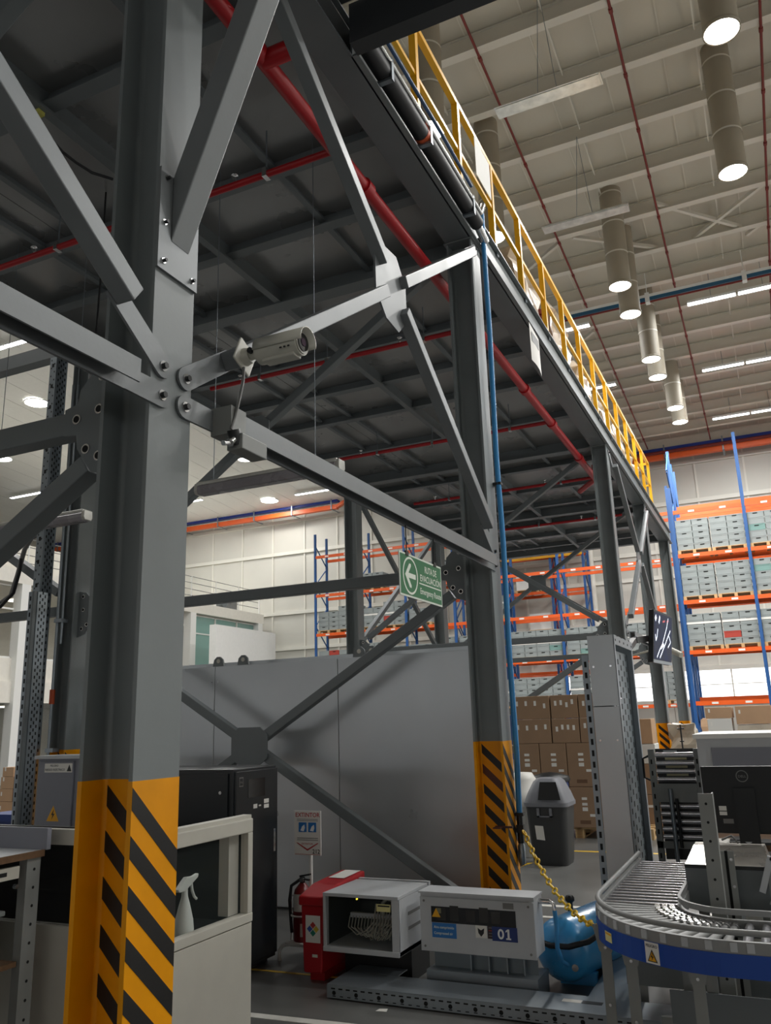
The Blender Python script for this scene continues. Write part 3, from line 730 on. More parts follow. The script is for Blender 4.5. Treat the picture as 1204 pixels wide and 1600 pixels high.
# hanging luminaires below the deck
def luminaire(x0, x1, y, z, label):
    t = thing('batten_luminaire', label, 'lamp', ((x0+x1)/2,y,z), 'battens hanging below the deck')
    b = MB().prism([(y-0.055,z+0.03),(y-0.04,z),(y+0.04,z),(y+0.055,z+0.03),(y+0.05,z+0.07),(y-0.05,z+0.07)], 'X', x0+0.03, x1-0.03)
    part(t, 'lens', b, lens_gl, bevel=0.008)
    part(t, 'housing', MB().box(x0+0.02,x1-0.02,y-0.05,y+0.05,z+0.07,z+0.10), lampgrey, bevel=0.008)
    for x in (x0, x1-0.05): part(t, 'end_cap', MB().prism([(y-0.05,z+0.03),(y-0.035,z+0.005),(y+0.035,z+0.005),(y+0.05,z+0.03),(y+0.045,z+0.09),(y-0.045,z+0.09)], 'X', x, x+0.05), lampgrey, bevel=0.006)
    for x in (x0+0.15, x1-0.22):
        part(t, 'hanging_wire', MB().cyl((x,y,z+0.1),(x,y,CT+0.3),0.0035,5), zinc)
luminaire(-3.9,-2.62,5.0,3.43,'grey batten luminaire hanging beyond the long tie beam')
luminaire(-6.3,-5.02,5.0,3.38,'grey batten luminaire with curved cable behind the left brace')
solo('black_drop_cable', 'thin black cable hanging down from the deck at left', 'cable', MB().tube([(-4.8,4.75,6.3),(-4.8,4.75,5.4),(-4.82,4.75,4.6)],0.008,6), rubber)
# ================================================================== NEAR OBJECTS
# ---- security camera on the nearest column's brace
t = thing('security_camera', 'white bullet security camera on the brace right of the column', 'camera', (-1.955,2.85,3.2))
A = Vector((-1.935,2.82,3.278)); D = Vector((0.985,-0.03,-0.02)).normalized()
part(t, 'mount_plate', MB().bar(Vector((-1.967,2.82,3.275)), Vector((-1.955,2.82,3.275)), 0.13, 0.13, (0,0.45,1)), camwhite, bevel=0.006)
part(t, 'swivel', MB().cyl((-1.957,2.82,3.275),(-1.925,2.82,3.277),0.042,14,0.034).cyl((-1.925,2.82,3.277),A+D*0.08,0.024,12), camwhite)
part(t, 'swivel_screw', MB().cyl((-1.905,2.79,3.28),(-1.905,2.775,3.28),0.014,8), blackm)
B0 = A + D*0.06; B1 = A + D*0.275
part(t, 'body', MB().cyl(B0, B1, 0.056, 24), camwhite)
n_ = D.cross(Vector((0,0,1))).normalized(); up_ = n_.cross(D).normalized()
vs = []; k = 13
for i in range(k):
    a = math.radians(-10 + 200*i/(k-1))
    for p_, r_ in ((B0, 0.064), (B1 + D*0.035, 0.064)):
        vs.append(p_ + n_*math.cos(a)*r_ + up_*math.sin(a)*r_)
sh = part(t, 'sunshield', MB().add(vs, [(2*i,2*i+1,2*i+3,2*i+2) for i in range(k-1)], True), camwhite)
md = sh.modifiers.new('solid','SOLIDIFY'); md.thickness = 0.004
part(t, 'lower_tray', MB().bar(B0-up_*0.052+D*0.03, B1-up_*0.052-D*0.02, 0.06, 0.018, up_), camwhite, bevel=0.004)
part(t, 'lens_ring', MB().cyl(B1, B1+D*0.006, 0.050, 24), mat('camera_ring',(150,148,140),0.3))
ln = part(t, 'lens', MB().cyl(B1+D*0.006, B1+D*0.010, 0.040, 24), blackgl)
part(ln, 'lens_glass', MB().cyl(B1+D*0.010, B1+D*0.012, 0.018, 20), mat('lens_violet',(60,40,60),0.1))
c_ = B0 + D*0.03 + (-n_ if n_.y > 0 else n_)*0.0575
part(t, 'brand_mark', MB().bar(c_+up_*0.012, c_+up_*0.012+D*0.075, 0.004, 0.008, up_), blktxt)
for i in range(3): part(t, 'vent_mark', MB().bar(c_-up_*0.03+D*(0.11+0.02*i), c_-up_*0.03+D*(0.12+0.02*i), 0.004, 0.006, up_), blktxt)
part(t, 'cable', MB().tube([(-1.95,2.80,3.215),(-1.945,2.79,3.15),(-1.945,2.765,3.06),(-1.95,2.74,2.96),(-1.955,2.72,2.90)],0.007,8), cableg)
t = thing('cable_gland_box', 'small grey junction box with glands on the tie beam', 'junction box', (-1.94,2.78,2.82))
part(t, 'box', MB().box(-1.99,-1.91,2.74,2.93,2.815,2.885), postgrey, bevel=0.004)
part(t, 'gland', MB().cyl((-1.95,2.73,2.90),(-1.95,2.755,2.84),0.028,12), blackm)
part(t, 'gland_nut', MB().cyl((-1.95,2.705,2.835),(-1.95,2.735,2.86),0.02,6).cyl((-1.95,2.66,2.82),(-1.95,2.705,2.835),0.012,6), chrome)
part(t, 'strap', MB().box(-2.06,-1.955,2.72,2.83,2.885,3.012), postgrey)

# ---- evacuation sign hung under the long tie beam
XS = -2.03
t = thing('evacuation_sign', 'green evacuation route sign with white arrow under the tie beam', 'sign', (XS,5.0,2.47))
y0, y1, z0, z1 = 4.62, 5.34, 2.44, 2.72
part(t, 'board', MB().box(XS-0.006,XS,y0,y1,z0,z1), signw)
part(t, 'green_face', MB().box(XS,XS+0.0015,y0+0.012,y1-0.012,z0+0.012,z1-0.012), green)
F = XS + 0.0016
cy, cz = y0+0.165, (z0+z1)/2
ring = circ(0,0,0.122,32); rin = circ(0,0,0.108,32)
b = MB(); n = 32
b.add([(F+0.001,cy+p[0],cz+p[1]) for p in ring]+[(F+0.001,cy+p[0],cz+p[1]) for p in rin], [(i,(i+1)%n,n+(i+1)%n,n+i) for i in range(n)])
part(t, 'arrow_ring', b, signw)
part(t, 'arrow', quad_on((F,cy,cz), (0,1,0), (0,0,1), [(-0.085,0),(-0.015,0.078),(0.012,0.078),(0.012,0.062),(-0.03,0.016),(0.085,0.016),(0.085,-0.016),(-0.03,-0.016),(0.012,-0.062),(0.012,-0.078),(-0.015,-0.078)], 0.001), signw)
text(t, 'lettering', 'RUTA DE', (F,y0+0.41,z1-0.085), (0,1,0), (0,0,1), 0.045, signw, 0.21)
text(t, 'lettering', 'EVACUACIÓN', (F,y0+0.325,z1-0.15), (0,1,0), (0,0,1), 0.045, signw, 0.37)
part(t, 'rule', MB().box(F,F+0.001,y0+0.31,y1-0.02,z1-0.172,z1-0.164), signw)
text(t, 'lettering', 'Emergency Route', (F,y0+0.32,z0+0.045), (0,1,0), (0,0,1), 0.04, signw, 0.37)
for y in (y0+0.12,y1-0.12):
    part(t, 'hanging_clip', MB().box(XS-0.008,XS+0.006,y-0.02,y+0.02,z1-0.015,z1+0.015).cyl((XS,y,z1),(XS,y,2.905),0.004,6), blackm)
# ---- notice hanging from the deck edge
t = thing('deck_notice', 'white plastic notice hanging from the deck edge channel', 'sign', (-2.02,8.75,5.58))
part(t, 'sheet', MB().grid(lambda u,v: (-2.012+0.02*math.sin(v*3.1)*(1-u), 8.5+0.42*v, 5.60-0.04*v+0.47*u), 6, 5), paper)
part(t, 'print_block', MB().box(-2.006,-2.004,8.56,8.86,5.86,5.98), cableg)

# ---- grey panel wall (machine enclosure) and its lugs
t = thing('panel_enclosure', 'grey steel panel enclosure behind the server cabinet', 'enclosure', (-4.6,7.4,0))
for a, b_ in ((-6.78,-5.325),(-5.32,-3.865),(-3.86,-2.40)):
    part(t, 'panel', MB().box(a,b_,7.2,7.24,0.02,2.30), panelm, bevel=0.004)
part(t, 'end_panel', MB().box(-2.44,-2.40,7.245,7.5,0.02,2.30), panelm)
part(t, 'back_panel', MB().box(-6.78,-2.40,7.5,7.54,0.02,2.36), panelm)
part(t, 'plinth', MB().box(-6.7,-2.45,7.25,7.5,0,0.02), steel_dk)
part(t, 'roof_sheet', MB().box(-6.78,-2.445,7.245,7.5,2.29,2.30), panelm)
for x in (-5.29,-4.98,-3.63,-3.50):
    pts = [(x-0.07,2.30),(x+0.07,2.30),(x+0.055,2.37),(x+0.02,2.40),(x-0.02,2.40),(x-0.055,2.37)]
    lg = part(t, 'lifting_lug', MB().prism(pts, 'Y', 7.21, 7.23), steel)
    part(lg, 'lug_hole', MB().cyl((x,7.2095,2.355),(x,7.208,2.355),0.022,14), girtm)
for x, z in ((-5.36,2.14),(-5.28,2.14)): part(t, 'rivet', MB().cyl((x,7.2,z),(x,7.196,z),0.008,8), chrome)

# ---- server cabinet
t = thing('server_cabinet', 'black server cabinet behind the cream glazed booth', 'cabinet', (-4.1,5.42,0))
part(t, 'body', MB().box(-4.55,-3.62,5.14,5.71,0.03,1.38), rackblk, bevel=0.006)
dr = part(t, 'door', MB().box(-3.62,-3.60,5.15,5.70,0.06,1.36), rackblk, bevel=0.004)
part(dr, 'handle', MB().box(-3.60,-3.592,5.635,5.66,0.76,0.92), chrome)
part(dr, 'display_window', MB().box(-3.60,-3.598,5.30,5.52,1.17,1.30), blackgl)
part(dr, 'badge', MB().box(-3.60,-3.598,5.185,5.235,1.255,1.32), cableg)
part(dr, 'badge_inner', MB().box(-3.598,-3.5975,5.19,5.23,1.262,1.313), rackblk)
text(dr, 'badge_lettering', 'DELL', (-3.5974,5.193,1.28), (0,1,0), (0,0,1), 0.012, cableg, 0.034)
for a, b_, c, d in ((5.37,5.42,1.09,1.12),(5.44,5.47,1.10,1.11),(5.51,5.575,1.115,1.145),(5.51,5.575,1.08,1.107)):
    part(dr, 'sticker', MB().box(-3.60,-3.599,a,b_,c,d), paper)
part(t, 'front_panel', MB().box(-4.53,-3.66,5.128,5.14,0.08,1.35), rackblk)
part(t, 'lock', MB().cyl((-3.72,5.128,1.22),(-3.72,5.12,1.22),0.012,10), chrome)
part(t, 'base', MB().box(-4.5,-3.66,5.18,5.66,0,0.03), blackm)

# ---- cream glazed booth left and right of the nearest column
t = thing('glazed_booth', 'cream booth with glass windows behind the nearest column', 'booth', (-3.3,3.8,0))
XB, yb0, yb1, zt_ = -3.02, 3.64, 4.50, 1.13
part(t, 'lower_panel', MB().box(XB-0.05,XB,yb0,yb1,0.0,0.545), creamw, bevel=0.004)
part(t, 'sill', MB().box(XB-0.055,XB+0.006,yb0,yb1,0.55,0.60), creamw, bevel=0.004)
part(t, 'top_rail', MB().box(XB-0.055,XB+0.004,yb0,yb1,1.05,zt_), creamw, bevel=0.006)
part(t, 'cap', MB().box(XB-0.07,XB-0.01,yb0,yb1,zt_,zt_+0.02), creamw)
for y in (yb0, yb1-0.05): part(t, 'jamb', MB().box(XB-0.052,XB+0.003,y,y+0.05,0.60,1.05), creamw, bevel=0.004)
part(t, 'pane', MB().box(XB-0.03,XB-0.025,yb0+0.05,yb1-0.05,0.60,1.05), glass_cl)
part(t, 'inner_jamb', MB().box(XB-0.13,XB-0.06,yb1-0.16,yb1-0.06,0.60,1.05), creamw)
part(t, 'side_lower_panel', MB().box(-5.2,XB-0.05,yb0,yb0+0.05,0,0.60), creamw)
part(t, 'side_sill', MB().box(-5.2,XB-0.05,yb0-0.005,yb0+0.055,0.60,0.66), creamw)
part(t, 'side_top_rail', MB().box(-5.2,XB-0.05,yb0,yb0+0.05,1.07,1.15), creamw)
part(t, 'side_pane', MB().box(-5.2,XB-0.05,yb0+0.02,yb0+0.025,0.66,1.07), glass_dk)
part(t, 'work_shelf', MB().box(-3.9,XB-0.14,yb0+0.1,yb1-0.02,0.52,0.55), blackm)
part(t, 'end_panel', MB().box(-5.2,XB-0.055,yb1-0.04,yb1,0,1.05), blackm)
# sprayer bottle standing on the booth shelf
t = thing('spray_bottle', 'white trigger spray bottle behind the booth glass', 'bottle', (-3.13,4.0,0.55))
bx, by = -3.13, 4.0
part(t, 'bottle', MB().lathe([(0.055,0),(0.058,0.02),(0.05,0.10),(0.03,0.18),(0.018,0.22),(0.016,0.26)], (bx,by,0.551), 16), mat('bottle_white',(206,212,206),0.4))
part(t, 'head', MB().prism([(by-0.075,0.815),(by-0.06,0.80),(by-0.01,0.80),(by+0.06,0.835),(by+0.10,0.855),(by+0.105,0.875),(by+0.06,0.865),(by+0.0,0.87),(by-0.03,0.85)], 'X', bx-0.014, bx+0.014), mat('bottle_white',(206,212,206),0.4), bevel=0.004)
part(t, 'trigger', MB().tube([(bx,by+0.055,0.835),(bx,by+0.065,0.79),(bx,by+0.085,0.755),(bx,by+0.105,0.74)],0.008,8), mat('bottle_white',(206,212,206),0.4))

# ---- workbench at the left edge
t = thing('workbench', 'steel workbench with slotted legs at the lower left edge', 'bench', (-4.1,2.6,0))
xw, ya, yb_ = -3.72, 1.6, 3.53
part(t, 'top', MB().box(xw-0.75,xw,ya,yb_,1.035,1.06), cabwhite)
part(t, 'top_edge', MB().box(xw,xw+0.012,ya,yb_,1.028,1.062), woodedge)
part(t, 'upstand', MB().box(xw-0.75,xw+0.02,yb_+0.002,yb_+0.03,1.06,1.17), eboxm)
for y in (ya+0.02, yb_-0.10):
    lg = part(t, 'leg', MB().box(xw-0.06,xw-0.004,y,y+0.008,0,1.025).box(xw-0.012,xw-0.004,y+0.008,y+0.09,0,1.025), postgrey)
    for i in range(9): part(lg, 'leg_hole', MB().cyl((xw-0.004,y+0.05,0.97-0.09*i),(xw-0.0025,y+0.05,0.97-0.09*i),0.008,8), darkhole)
part(t, 'front_rail', MB().box(xw-0.035,xw-0.012,ya+0.1,yb_-0.14,0.94,1.0), creamw)
for y in (2.6,2.85,3.1,3.28): part(t, 'rail_slot', MB().box(xw-0.012,xw-0.0105,y-0.03,y+0.03,0.96,0.98), darkhole)
part(t, 'lower_shelf', MB().box(xw-0.7,xw-0.02,ya,yb_-0.11,0.51,0.535), woodedge)
part(t, 'rear_panel', MB().box(xw-0.72,xw-0.70,ya,yb_,0.1,1.0), blackm)
part(t, 'hook', MB().cyl((xw-0.03,yb_-0.15,0.9),(xw-0.01,yb_-0.15,0.9),0.012,8), chrome)
t = thing('plastic_tote', 'grey plastic tote on the lower shelf of the workbench', 'tote', (xw-0.4,3.0,0.536))
part(t, 'body', MB().box(xw-0.62,xw-0.12,2.5,3.38,0.536,0.75), crate_g, bevel=0.01)
part(t, 'rim', MB().box(xw-0.64,xw-0.10,2.48,3.40,0.75,0.775), crate_g, bevel=0.006)
for y in (2.7,3.0,3.25): part(t, 'rib', MB().box(xw-0.12,xw-0.108,y-0.012,y+0.012,0.54,0.75), crate_g)

# ---- electrical box
t = thing('electrical_box', 'grey electrical box with danger labels left of the column', 'electrical box', (-6.1,6.1,0))
ex0, ex1, ey = -6.38, -5.85, 5.9
part(t, 'body', MB().box(ex0,ex1,ey+0.02,ey+0.3,0.55,1.44), eboxm, bevel=0.006)
part(t, 'rain_cap', MB().box(ex0-0.02,ex1+0.02,ey-0.01,ey+0.32,1.44,1.47), cabwhite)
dr = part(t, 'door', MB().box(ex0+0.03,ex1-0.07,ey,ey+0.02,0.58,1.42), eboxm, bevel=0.004)
part(dr, 'warning_label', MB().box(ex0+0.11,ex1-0.08,ey-0.002,ey,1.32,1.40), paper)
text(dr, 'lettering', 'PELIGRO', (ex0+0.18,ey-0.0022,1.372), (1,0,0), (0,0,1), 0.018, blktxt, 0.1)
text(dr, 'lettering', 'RIESGO ELÉCTRICO', (ex0+0.12,ey-0.0022,1.335), (1,0,0), (0,0,1), 0.02, blktxt, 0.24)
part(dr, 'label_triangle', quad_on((ex1-0.115,ey-0.0022,1.36), (1,0,0), (0,0,1), [(-0.028,-0.03),(0.028,-0.03),(0,0.03)], 0.0008), blktxt)
part(dr, 'danger_triangle', quad_on((ex0+0.25,ey-0.001,0.955), (1,0,0), (0,0,1), [(-0.075,-0.06),(0.075,-0.06),(0,0.075)], 0.001), gold)
part(dr, 'bolt_symbol', quad_on((ex0+0.25,ey-0.0025,0.955), (1,0,0), (0,0,1), [(0.012,0.045),(-0.022,-0.008),(-0.002,-0.004),(-0.012,-0.045),(0.022,0.006),(0.002,0.004)], 0.0008), blktxt)
part(t, 'stand', MB().box(ex0+0.05,ex0+0.10,ey+0.1,ey+0.15,0,0.55).box(ex1-0.10,ex1-0.05,ey+0.1,ey+0.15,0,0.55), eboxm)

# ---- perforated posts
def perforate(par, face, a0, a1, z0, z1, fix, cols, dz, w_, h_, name='slots'):
    """rows of slots on a vertical face; face 'Y' (x varies) or 'X' (y varies)"""
    b = MB(); z = z0
    while z < z1:
        for i, c in enumerate(cols):
            u = a0 + (a1-a0)*c; zz = z + (dz/2 if i % 2 else 0)
            if face == 'Y': b.box(u-w_/2,u+w_/2,fix-0.0015,fix,zz,zz+h_)
            else: b.box(fix,fix+0.0015,u-w_/2,u+w_/2,zz,zz+h_)
        z += dz
    return part(par, name, b, darkhole, kind='stuff')
t = thing('perforated_post', 'tall galvanised perforated post beside the inner column at left', 'post', (-7.2,6.5,0))
part(t, 'front_face', MB().box(-7.22,-7.12,6.45,6.456,0,5.95), zinc)
part(t, 'side_face', MB().box(-7.126,-7.12,6.456,6.62,0,5.95), zinc)
perforate(t, 'Y', -7.22, -7.12, 0.1, 5.9, 6.45, (0.25,0.75), 0.10, 0.012, 0.02)
perforate(t, 'Y', -7.22, -7.12, 0.1, 5.9, 6.4499, (0.5,), 0.26, 0.032, 0.045, 'keyholes')
perforate(t, 'X', 6.47, 6.61, 0.1, 5.9, -7.12, (0.15,0.38,0.62,0.85), 0.075, 0.014, 0.03)
t = thing('perforated_post', 'shorter double perforated post in front of the tall one', 'post', (-7.3,6.1,0))
part(t, 'front_face', MB().box(-6.99,-6.93,6.2,6.206,0,3.12), zinc)
part(t, 'return_lip', MB().box(-6.93,-6.90,6.19,6.23,0,3.12), steel_dk)
part(t, 'side_face', MB().box(-6.90,-6.89,6.23,6.36,0,3.12), zinc)
perforate(t, 'Y', -6.99, -6.93, 0.05, 3.1, 6.2, (0.5,), 0.085, 0.018, 0.045)
perforate(t, 'X', 6.24, 6.35, 0.05, 3.1, -6.89, (0.2,0.5,0.8), 0.07, 0.014, 0.03)
t = thing('conduit', 'galvanised conduit with orange tag on the inner column at left', 'conduit', (-6.93,6.5,1.2))
part(t, 'pipe', MB().cyl((-6.96,6.58,1.3),(-6.96,6.58,5.6),0.016,10), zinc)
part(t, 'pipe', MB().cyl((-6.91,6.6,2.6),(-6.91,6.6,5.6),0.013,10), zinc)
part(t, 'orange_tag', MB().cyl((-6.96,6.58,1.97),(-6.96,6.58,2.12),0.028,12), mat('tag_orange',(200,84,40),0.5))
for z in (1.5,2.85,4.3): part(t, 'clamp', MB().box(-6.99,-6.88,6.56,6.65,z-0.02,z+0.02), zinc)
t = thing('cable_bundle', 'grey cable bundle looping over the tie beam at far left', 'cable', (-8,6.6,3.2))
part(t, 'cable', MB().tube([(-9.4,6.62,3.12),(-8.4,6.62,3.10),(-7.95,6.62,3.11),(-7.72,6.6,3.2),(-7.62,6.58,3.42),(-7.52,6.56,3.7),(-7.4,6.54,3.82),(-7.24,6.52,3.84)],0.026,10), cableg)
part(t, 'cable', MB().tube([(-9.4,6.58,3.08),(-8.2,6.58,3.06),(-7.85,6.58,3.08),(-7.65,6.57,3.22),(-7.57,6.56,3.45),(-7.55,6.55,3.6)],0.02,8), rubber)
t = thing('black_cable', 'thin black cable draped along a beam at upper left', 'cable', (-4.45,4.0,6.0))
part(t, 'cable', MB().tube([(-4.40,3.64,6.10),(-4.44,3.72,6.02),(-4.45,3.82,6.05),(-4.47,3.95,6.04),(-4.48,4.1,6.05),(-4.46,4.25,6.05),(-4.38,4.4,6.06)],0.012,8), rubber)
part(t, 'yellow_clip', MB().box(-4.47,-4.35,3.60,3.66,6.10,6.13), mat('clip_yellow',(200,196,96),0.5))

# ---- perforated galvanised tower at right
t = thing('galvanised_tower', 'galvanised perforated cable tower behind the curved conveyor', 'post', (-1.14,6.7,0))
tx0, tx1, ty0, ty1, tz = -1.245, -1.05, 6.3, 7.15, 2.26
part(t, 'front_plate', MB().box(tx0,tx1,ty0,ty0+0.006,1.745,tz), panelm)
part(t, 'front_plate', MB().box(tx0,tx1,ty0,ty0+0.006,0.0,1.738), panelm)
part(t, 'slotted_lip', MB().box(tx0-0.055,tx0-0.006,ty0+0.005,ty0+0.011,0,2.12), zinc)
perforate(t, 'Y', tx0-0.055, tx0-0.006, 0.03, 2.1, ty0+0.005, (0.5,), 0.08, 0.018, 0.042)
part(t, 'side_panel', MB().box(tx0,tx0+0.006,ty0+0.006,ty1,0,tz), zinc)
part(t, 'rear_plate', MB().box(tx0,tx1,ty1-0.006,ty1,0,tz), zinc)
part(t, 'top_frame', MB().box(tx1-0.004,tx1+0.004,ty0,ty1,tz-0.07,tz), zinc)
perforate(t, 'X', ty0, ty1, tz-0.045, tz-0.03, tx1+0.004, [0.06+0.11*i for i in range(9)], 0.08, 0.03, 0.016, 'frame_slots')
part(t, 'perforated_side', MB().box(tx1-0.05,tx1-0.044,ty0+0.02,ty1-0.02,0,tz-0.10), zinc_dk)
perforate(t, 'X', ty0+0.03, ty1-0.03, 0.02, tz-0.16, tx1-0.044, (0.1,0.26,0.42,0.58,0.74,0.9), 0.085, 0.03, 0.04)
part(t, 'edge_angle', MB().box(tx1-0.004,tx1+0.002,ty1-0.05,ty1,0,tz-0.07).box(tx1-0.004,tx1+0.002,ty0,ty0+0.04,0,tz-0.07), zinc)
for x, z in ((tx0+0.03,2.03),(tx1-0.04,2.03),(tx0+0.03,1.5),(tx1-0.04,1.5)): part(t, 'rivet', MB().cyl((x,ty0,z),(x,ty0-0.004,z),0.008,8), chrome)
for y, z in ((6.4,1.28),(6.42,1.2),(6.4,1.12),(6.43,1.04),(6.75,1.55),(6.9,1.4),(6.6,1.8)): part(t, 'screw', MB().box(tx1-0.044,tx1-0.036,y-0.02,y+0.02,z-0.004,z+0.004), chrome)
# ---- wall screen on an arm
t = thing('wall_screen', 'tilted flat screen with white lines on a wall arm', 'screen', (-1.0,8.9,2.4))
a_, b_ = Vector((-1.05,8.45)), Vector((-0.965,9.25)); dd = (b_-a_).normalized(); nn = Vector((dd.y,-dd.x))
def tvpt(u, z, d): p = a_ + dd*u + nn*d; lean = (z-2.18)*0.12; return (p.x+lean*nn.x, p.y+lean*nn.y, z)
def tvbox(u0,u1,z0,z1,d0,d1):
    return MB().add([tvpt(u0,z0,d0),tvpt(u1,z0,d0),tvpt(u1,z1,d0),tvpt(u0,z1,d0),tvpt(u0,z0,d1),tvpt(u1,z0,d1),tvpt(u1,z1,d1),tvpt(u0,z1,d1)],
                    [(0,3,2,1),(4,5,6,7),(0,1,5,4),(1,2,6,5),(2,3,7,6),(3,0,4,7)])
part(t, 'casing', tvbox(0,0.80,2.17,2.68,-0.05,0), blackm, bevel=0.004)
part(t, 'lower_frame', tvbox(0,0.80,2.165,2.195,0,0.004), zinc)
sc_ = part(t, 'screen', tvbox(0.02,0.78,2.20,2.66,0,0.002), screenm)
def tvline(pts, wd, m=screenl):
    b = MB()
    for i in range(len(pts)-1):
        p, q = pts[i], pts[i+1]; du, dz = q[0]-p[0], q[1]-p[1]; L = math.hypot(du,dz) or 1; ox, oz = -dz/L*wd/2, du/L*wd/2
        b.add([tvpt(p[0]-ox,p[1]-oz,0.0035),tvpt(q[0]-ox,q[1]-oz,0.0035),tvpt(q[0]+ox,q[1]+oz,0.0035),tvpt(p[0]+ox,p[1]+oz,0.0035)],[(0,1,2,3)])
    part(sc_, 'screen_graphic', b, m)
tvline([(0.06,2.44),(0.09,2.38),(0.13,2.42),(0.16,2.50)],0.02)
tvline([(0.14,2.22),(0.25,2.30),(0.36,2.36),(0.44,2.44),(0.54,2.54),(0.60,2.64)],0.018)
tvline([(0.26,2.22),(0.38,2.30),(0.50,2.38),(0.58,2.44),(0.70,2.52)],0.018)
tvline([(0.30,2.32),(0.42,2.36)],0.03); tvline([(0.60,2.34),(0.72,2.40),(0.64,2.46)],0.016)
tvline([(0.05,2.58),(0.09,2.62)],0.05); tvline([(0.20,2.56),(0.24,2.63)],0.04)
tvline([(0.36,2.585),(0.46,2.60)],0.02,screenr); tvline([(0.54,2.60),(0.62,2.615)],0.02,screenr)
part(t, 'wall_arm', MB().bar((-1.10,8.7,2.42),(-1.16,8.1,2.36),0.06,0.06).bar((-1.16,8.1,2.36),(-1.13,7.17,2.16),0.05,0.05), blackm)
part(t, 'arm_clamp', MB().box(-1.2,-1.08,7.151,7.19,2.06,2.24), zinc)
# ---- floor channel with perforated face
solo('paper_scrap', 'small white paper scrap on the floor before the channel', 'paper', MB().add([(-2.43,4.94,0.002),(-2.36,4.95,0.002),(-2.37,4.99,0.006),(-2.42,4.98,0.004)],[(0,1,2,3)]), paper)
t = thing('floor_channel', 'long galvanised perforated channel lying on the floor', 'channel', (-0.5,5.2,0))
part(t, 'top_plate', MB().box(-2.82,1.6,5.05,5.34,0.08,0.086), zinc, bevel=0.002)
part(t, 'end_top_plate', MB().box(-2.82,-2.46,5.342,5.50,0.08,0.086), zinc)
part(t, 'front_face', MB().box(-2.82,1.6,5.05,5.056,0.008,0.08), zinc)
part(t, 'end_face', MB().box(-2.82,-2.814,5.056,5.50,0.008,0.08), zinc)
part(t, 'rear_face', MB().box(-2.45,1.6,5.334,5.34,0.0,0.08), zinc)
part(t, 'foot_strip', MB().box(-2.8,1.6,5.1,5.13,0,0.008).box(-2.8,1.6,5.28,5.31,0,0.008), blackm)
b = MB(); x = -2.79
while x < 1.5: b.box(x,x+0.028,5.0485,5.05,0.058,0.066); b.box(x+0.01,x+0.032,5.0485,5.05,0.018,0.023); x += 0.052
part(t, 'slots', b, darkhole, kind='stuff')
b = MB(); x = -2.77
while x < 1.5: b.prism(circ(x,0.038,0.013,10), 'Y', 5.0485, 5.05); x += 0.156
part(t, 'keyholes', b, darkhole, kind='stuff')
part(t, 'label', MB().box(-1.36,-1.25,5.2,5.25,0.086,0.0872), paper); part(t, 'dark_label', MB().box(-1.245,-1.13,5.2,5.25,0.086,0.0872), blackm)
t = thing('cross_channel', 'wide galvanised channel running back from the floor channel', 'channel', (-1.13,5.8,0))
part(t, 'plate', MB().box(-1.24,-0.99,5.35,6.28,0.074,0.08), zinc)
part(t, 'side', MB().box(-1.24,-1.234,5.35,6.28,0,0.074).box(-0.996,-0.99,5.35,6.28,0,0.074), zinc)
# ---- plinths under the two boxes
t = thing('steel_plinth', 'galvanised folded plinth under the white box numbered 01', 'plinth', (-1.9,5.55,0))
part(t, 'front_fold', MB().box(-2.28,-1.55,5.40,5.408,0.0,0.12), zinc)
part(t, 'top', MB().box(-2.28,-1.55,5.40,5.66,0.12,0.126), zinc)
part(t, 'upper_web', MB().box(-2.26,-1.57,5.50,5.506,0.126,0.229), zinc_dk)
part(t, 'bearing_strip', MB().box(-2.26,-1.57,5.44,5.62,0.222,0.229), zinc_dk)
part(t, 'side', MB().box(-1.556,-1.55,5.41,5.66,0,0.12).box(-2.28,-2.274,5.41,5.66,0,0.12), zinc)
for x in (-2.0,-1.88,-1.76,-1.65): part(t, 'stiffener', MB().box(x,x+0.008,5.46,5.5,0.126,0.222), zinc)
t = thing('dark_pedestal', 'dark pedestal hidden under the white network cabinet', 'pedestal', (-2.7,5.68,0))
part(t, 'body', MB().box(-2.94,-2.44,5.53,5.84,0,0.205), blackm)
# ---- white network cabinet with cables
t = thing('network_cabinet', 'open-looking white wall cabinet with glass door and white cables', 'cabinet', (-2.7,5.6,0.205))
x0, x1, y0, y1, z0, z1 = -2.98, -2.42, 5.30, 5.86, 0.207, 0.545
part(t, 'side_panel', MB().box(x0,x0+0.012,y0,y1,z0,z1), cabwhite)
part(t, 'side_panel', MB().box(x1-0.012,x1,y0,y1,z0,z1), cabwhite)
part(t, 'top', MB().box(x0,x1,y0-0.01,y1-0.06,z1,z1+0.022), cabwhite, bevel=0.003)
part(t, 'top_rear_strip', MB().box(x0,x1,y1-0.03,y1,z1,z1+0.025), cabwhite)
part(t, 'bottom', MB().box(x0,x1,y0-0.012,y1,z0-0.002,z0+0.03), cabwhite, bevel=0.003)
part(t, 'back', MB().box(x0,x1,y1-0.012,y1,z0,z1), darkin)
part(t, 'inner_lining', MB().box(x0+0.013,x0+0.016,y0+0.05,y1-0.02,z0+0.03,z1-0.005).box(x1-0.016,x1-0.013,y0+0.05,y1-0.02,z0+0.03,z1-0.005).box(x0+0.02,x1-0.02,y0+0.05,y1-0.02,z1-0.012,z1-0.006), darkin)
dr = part(t, 'glass_door', MB().box(x0+0.014,x1-0.05,y0+0.004,y0+0.008,z0+0.03,z1-0.01), glass_cl)
part(dr, 'door_edge', MB().box(x0,x0+0.018,y0-0.004,y0+0.008,z0+0.03,z1), cabwhite)
part(t, 'door_frame', MB().box(x1-0.05,x1,y0-0.004,y0+0.008,z0+0.03,z1), cabwhite)
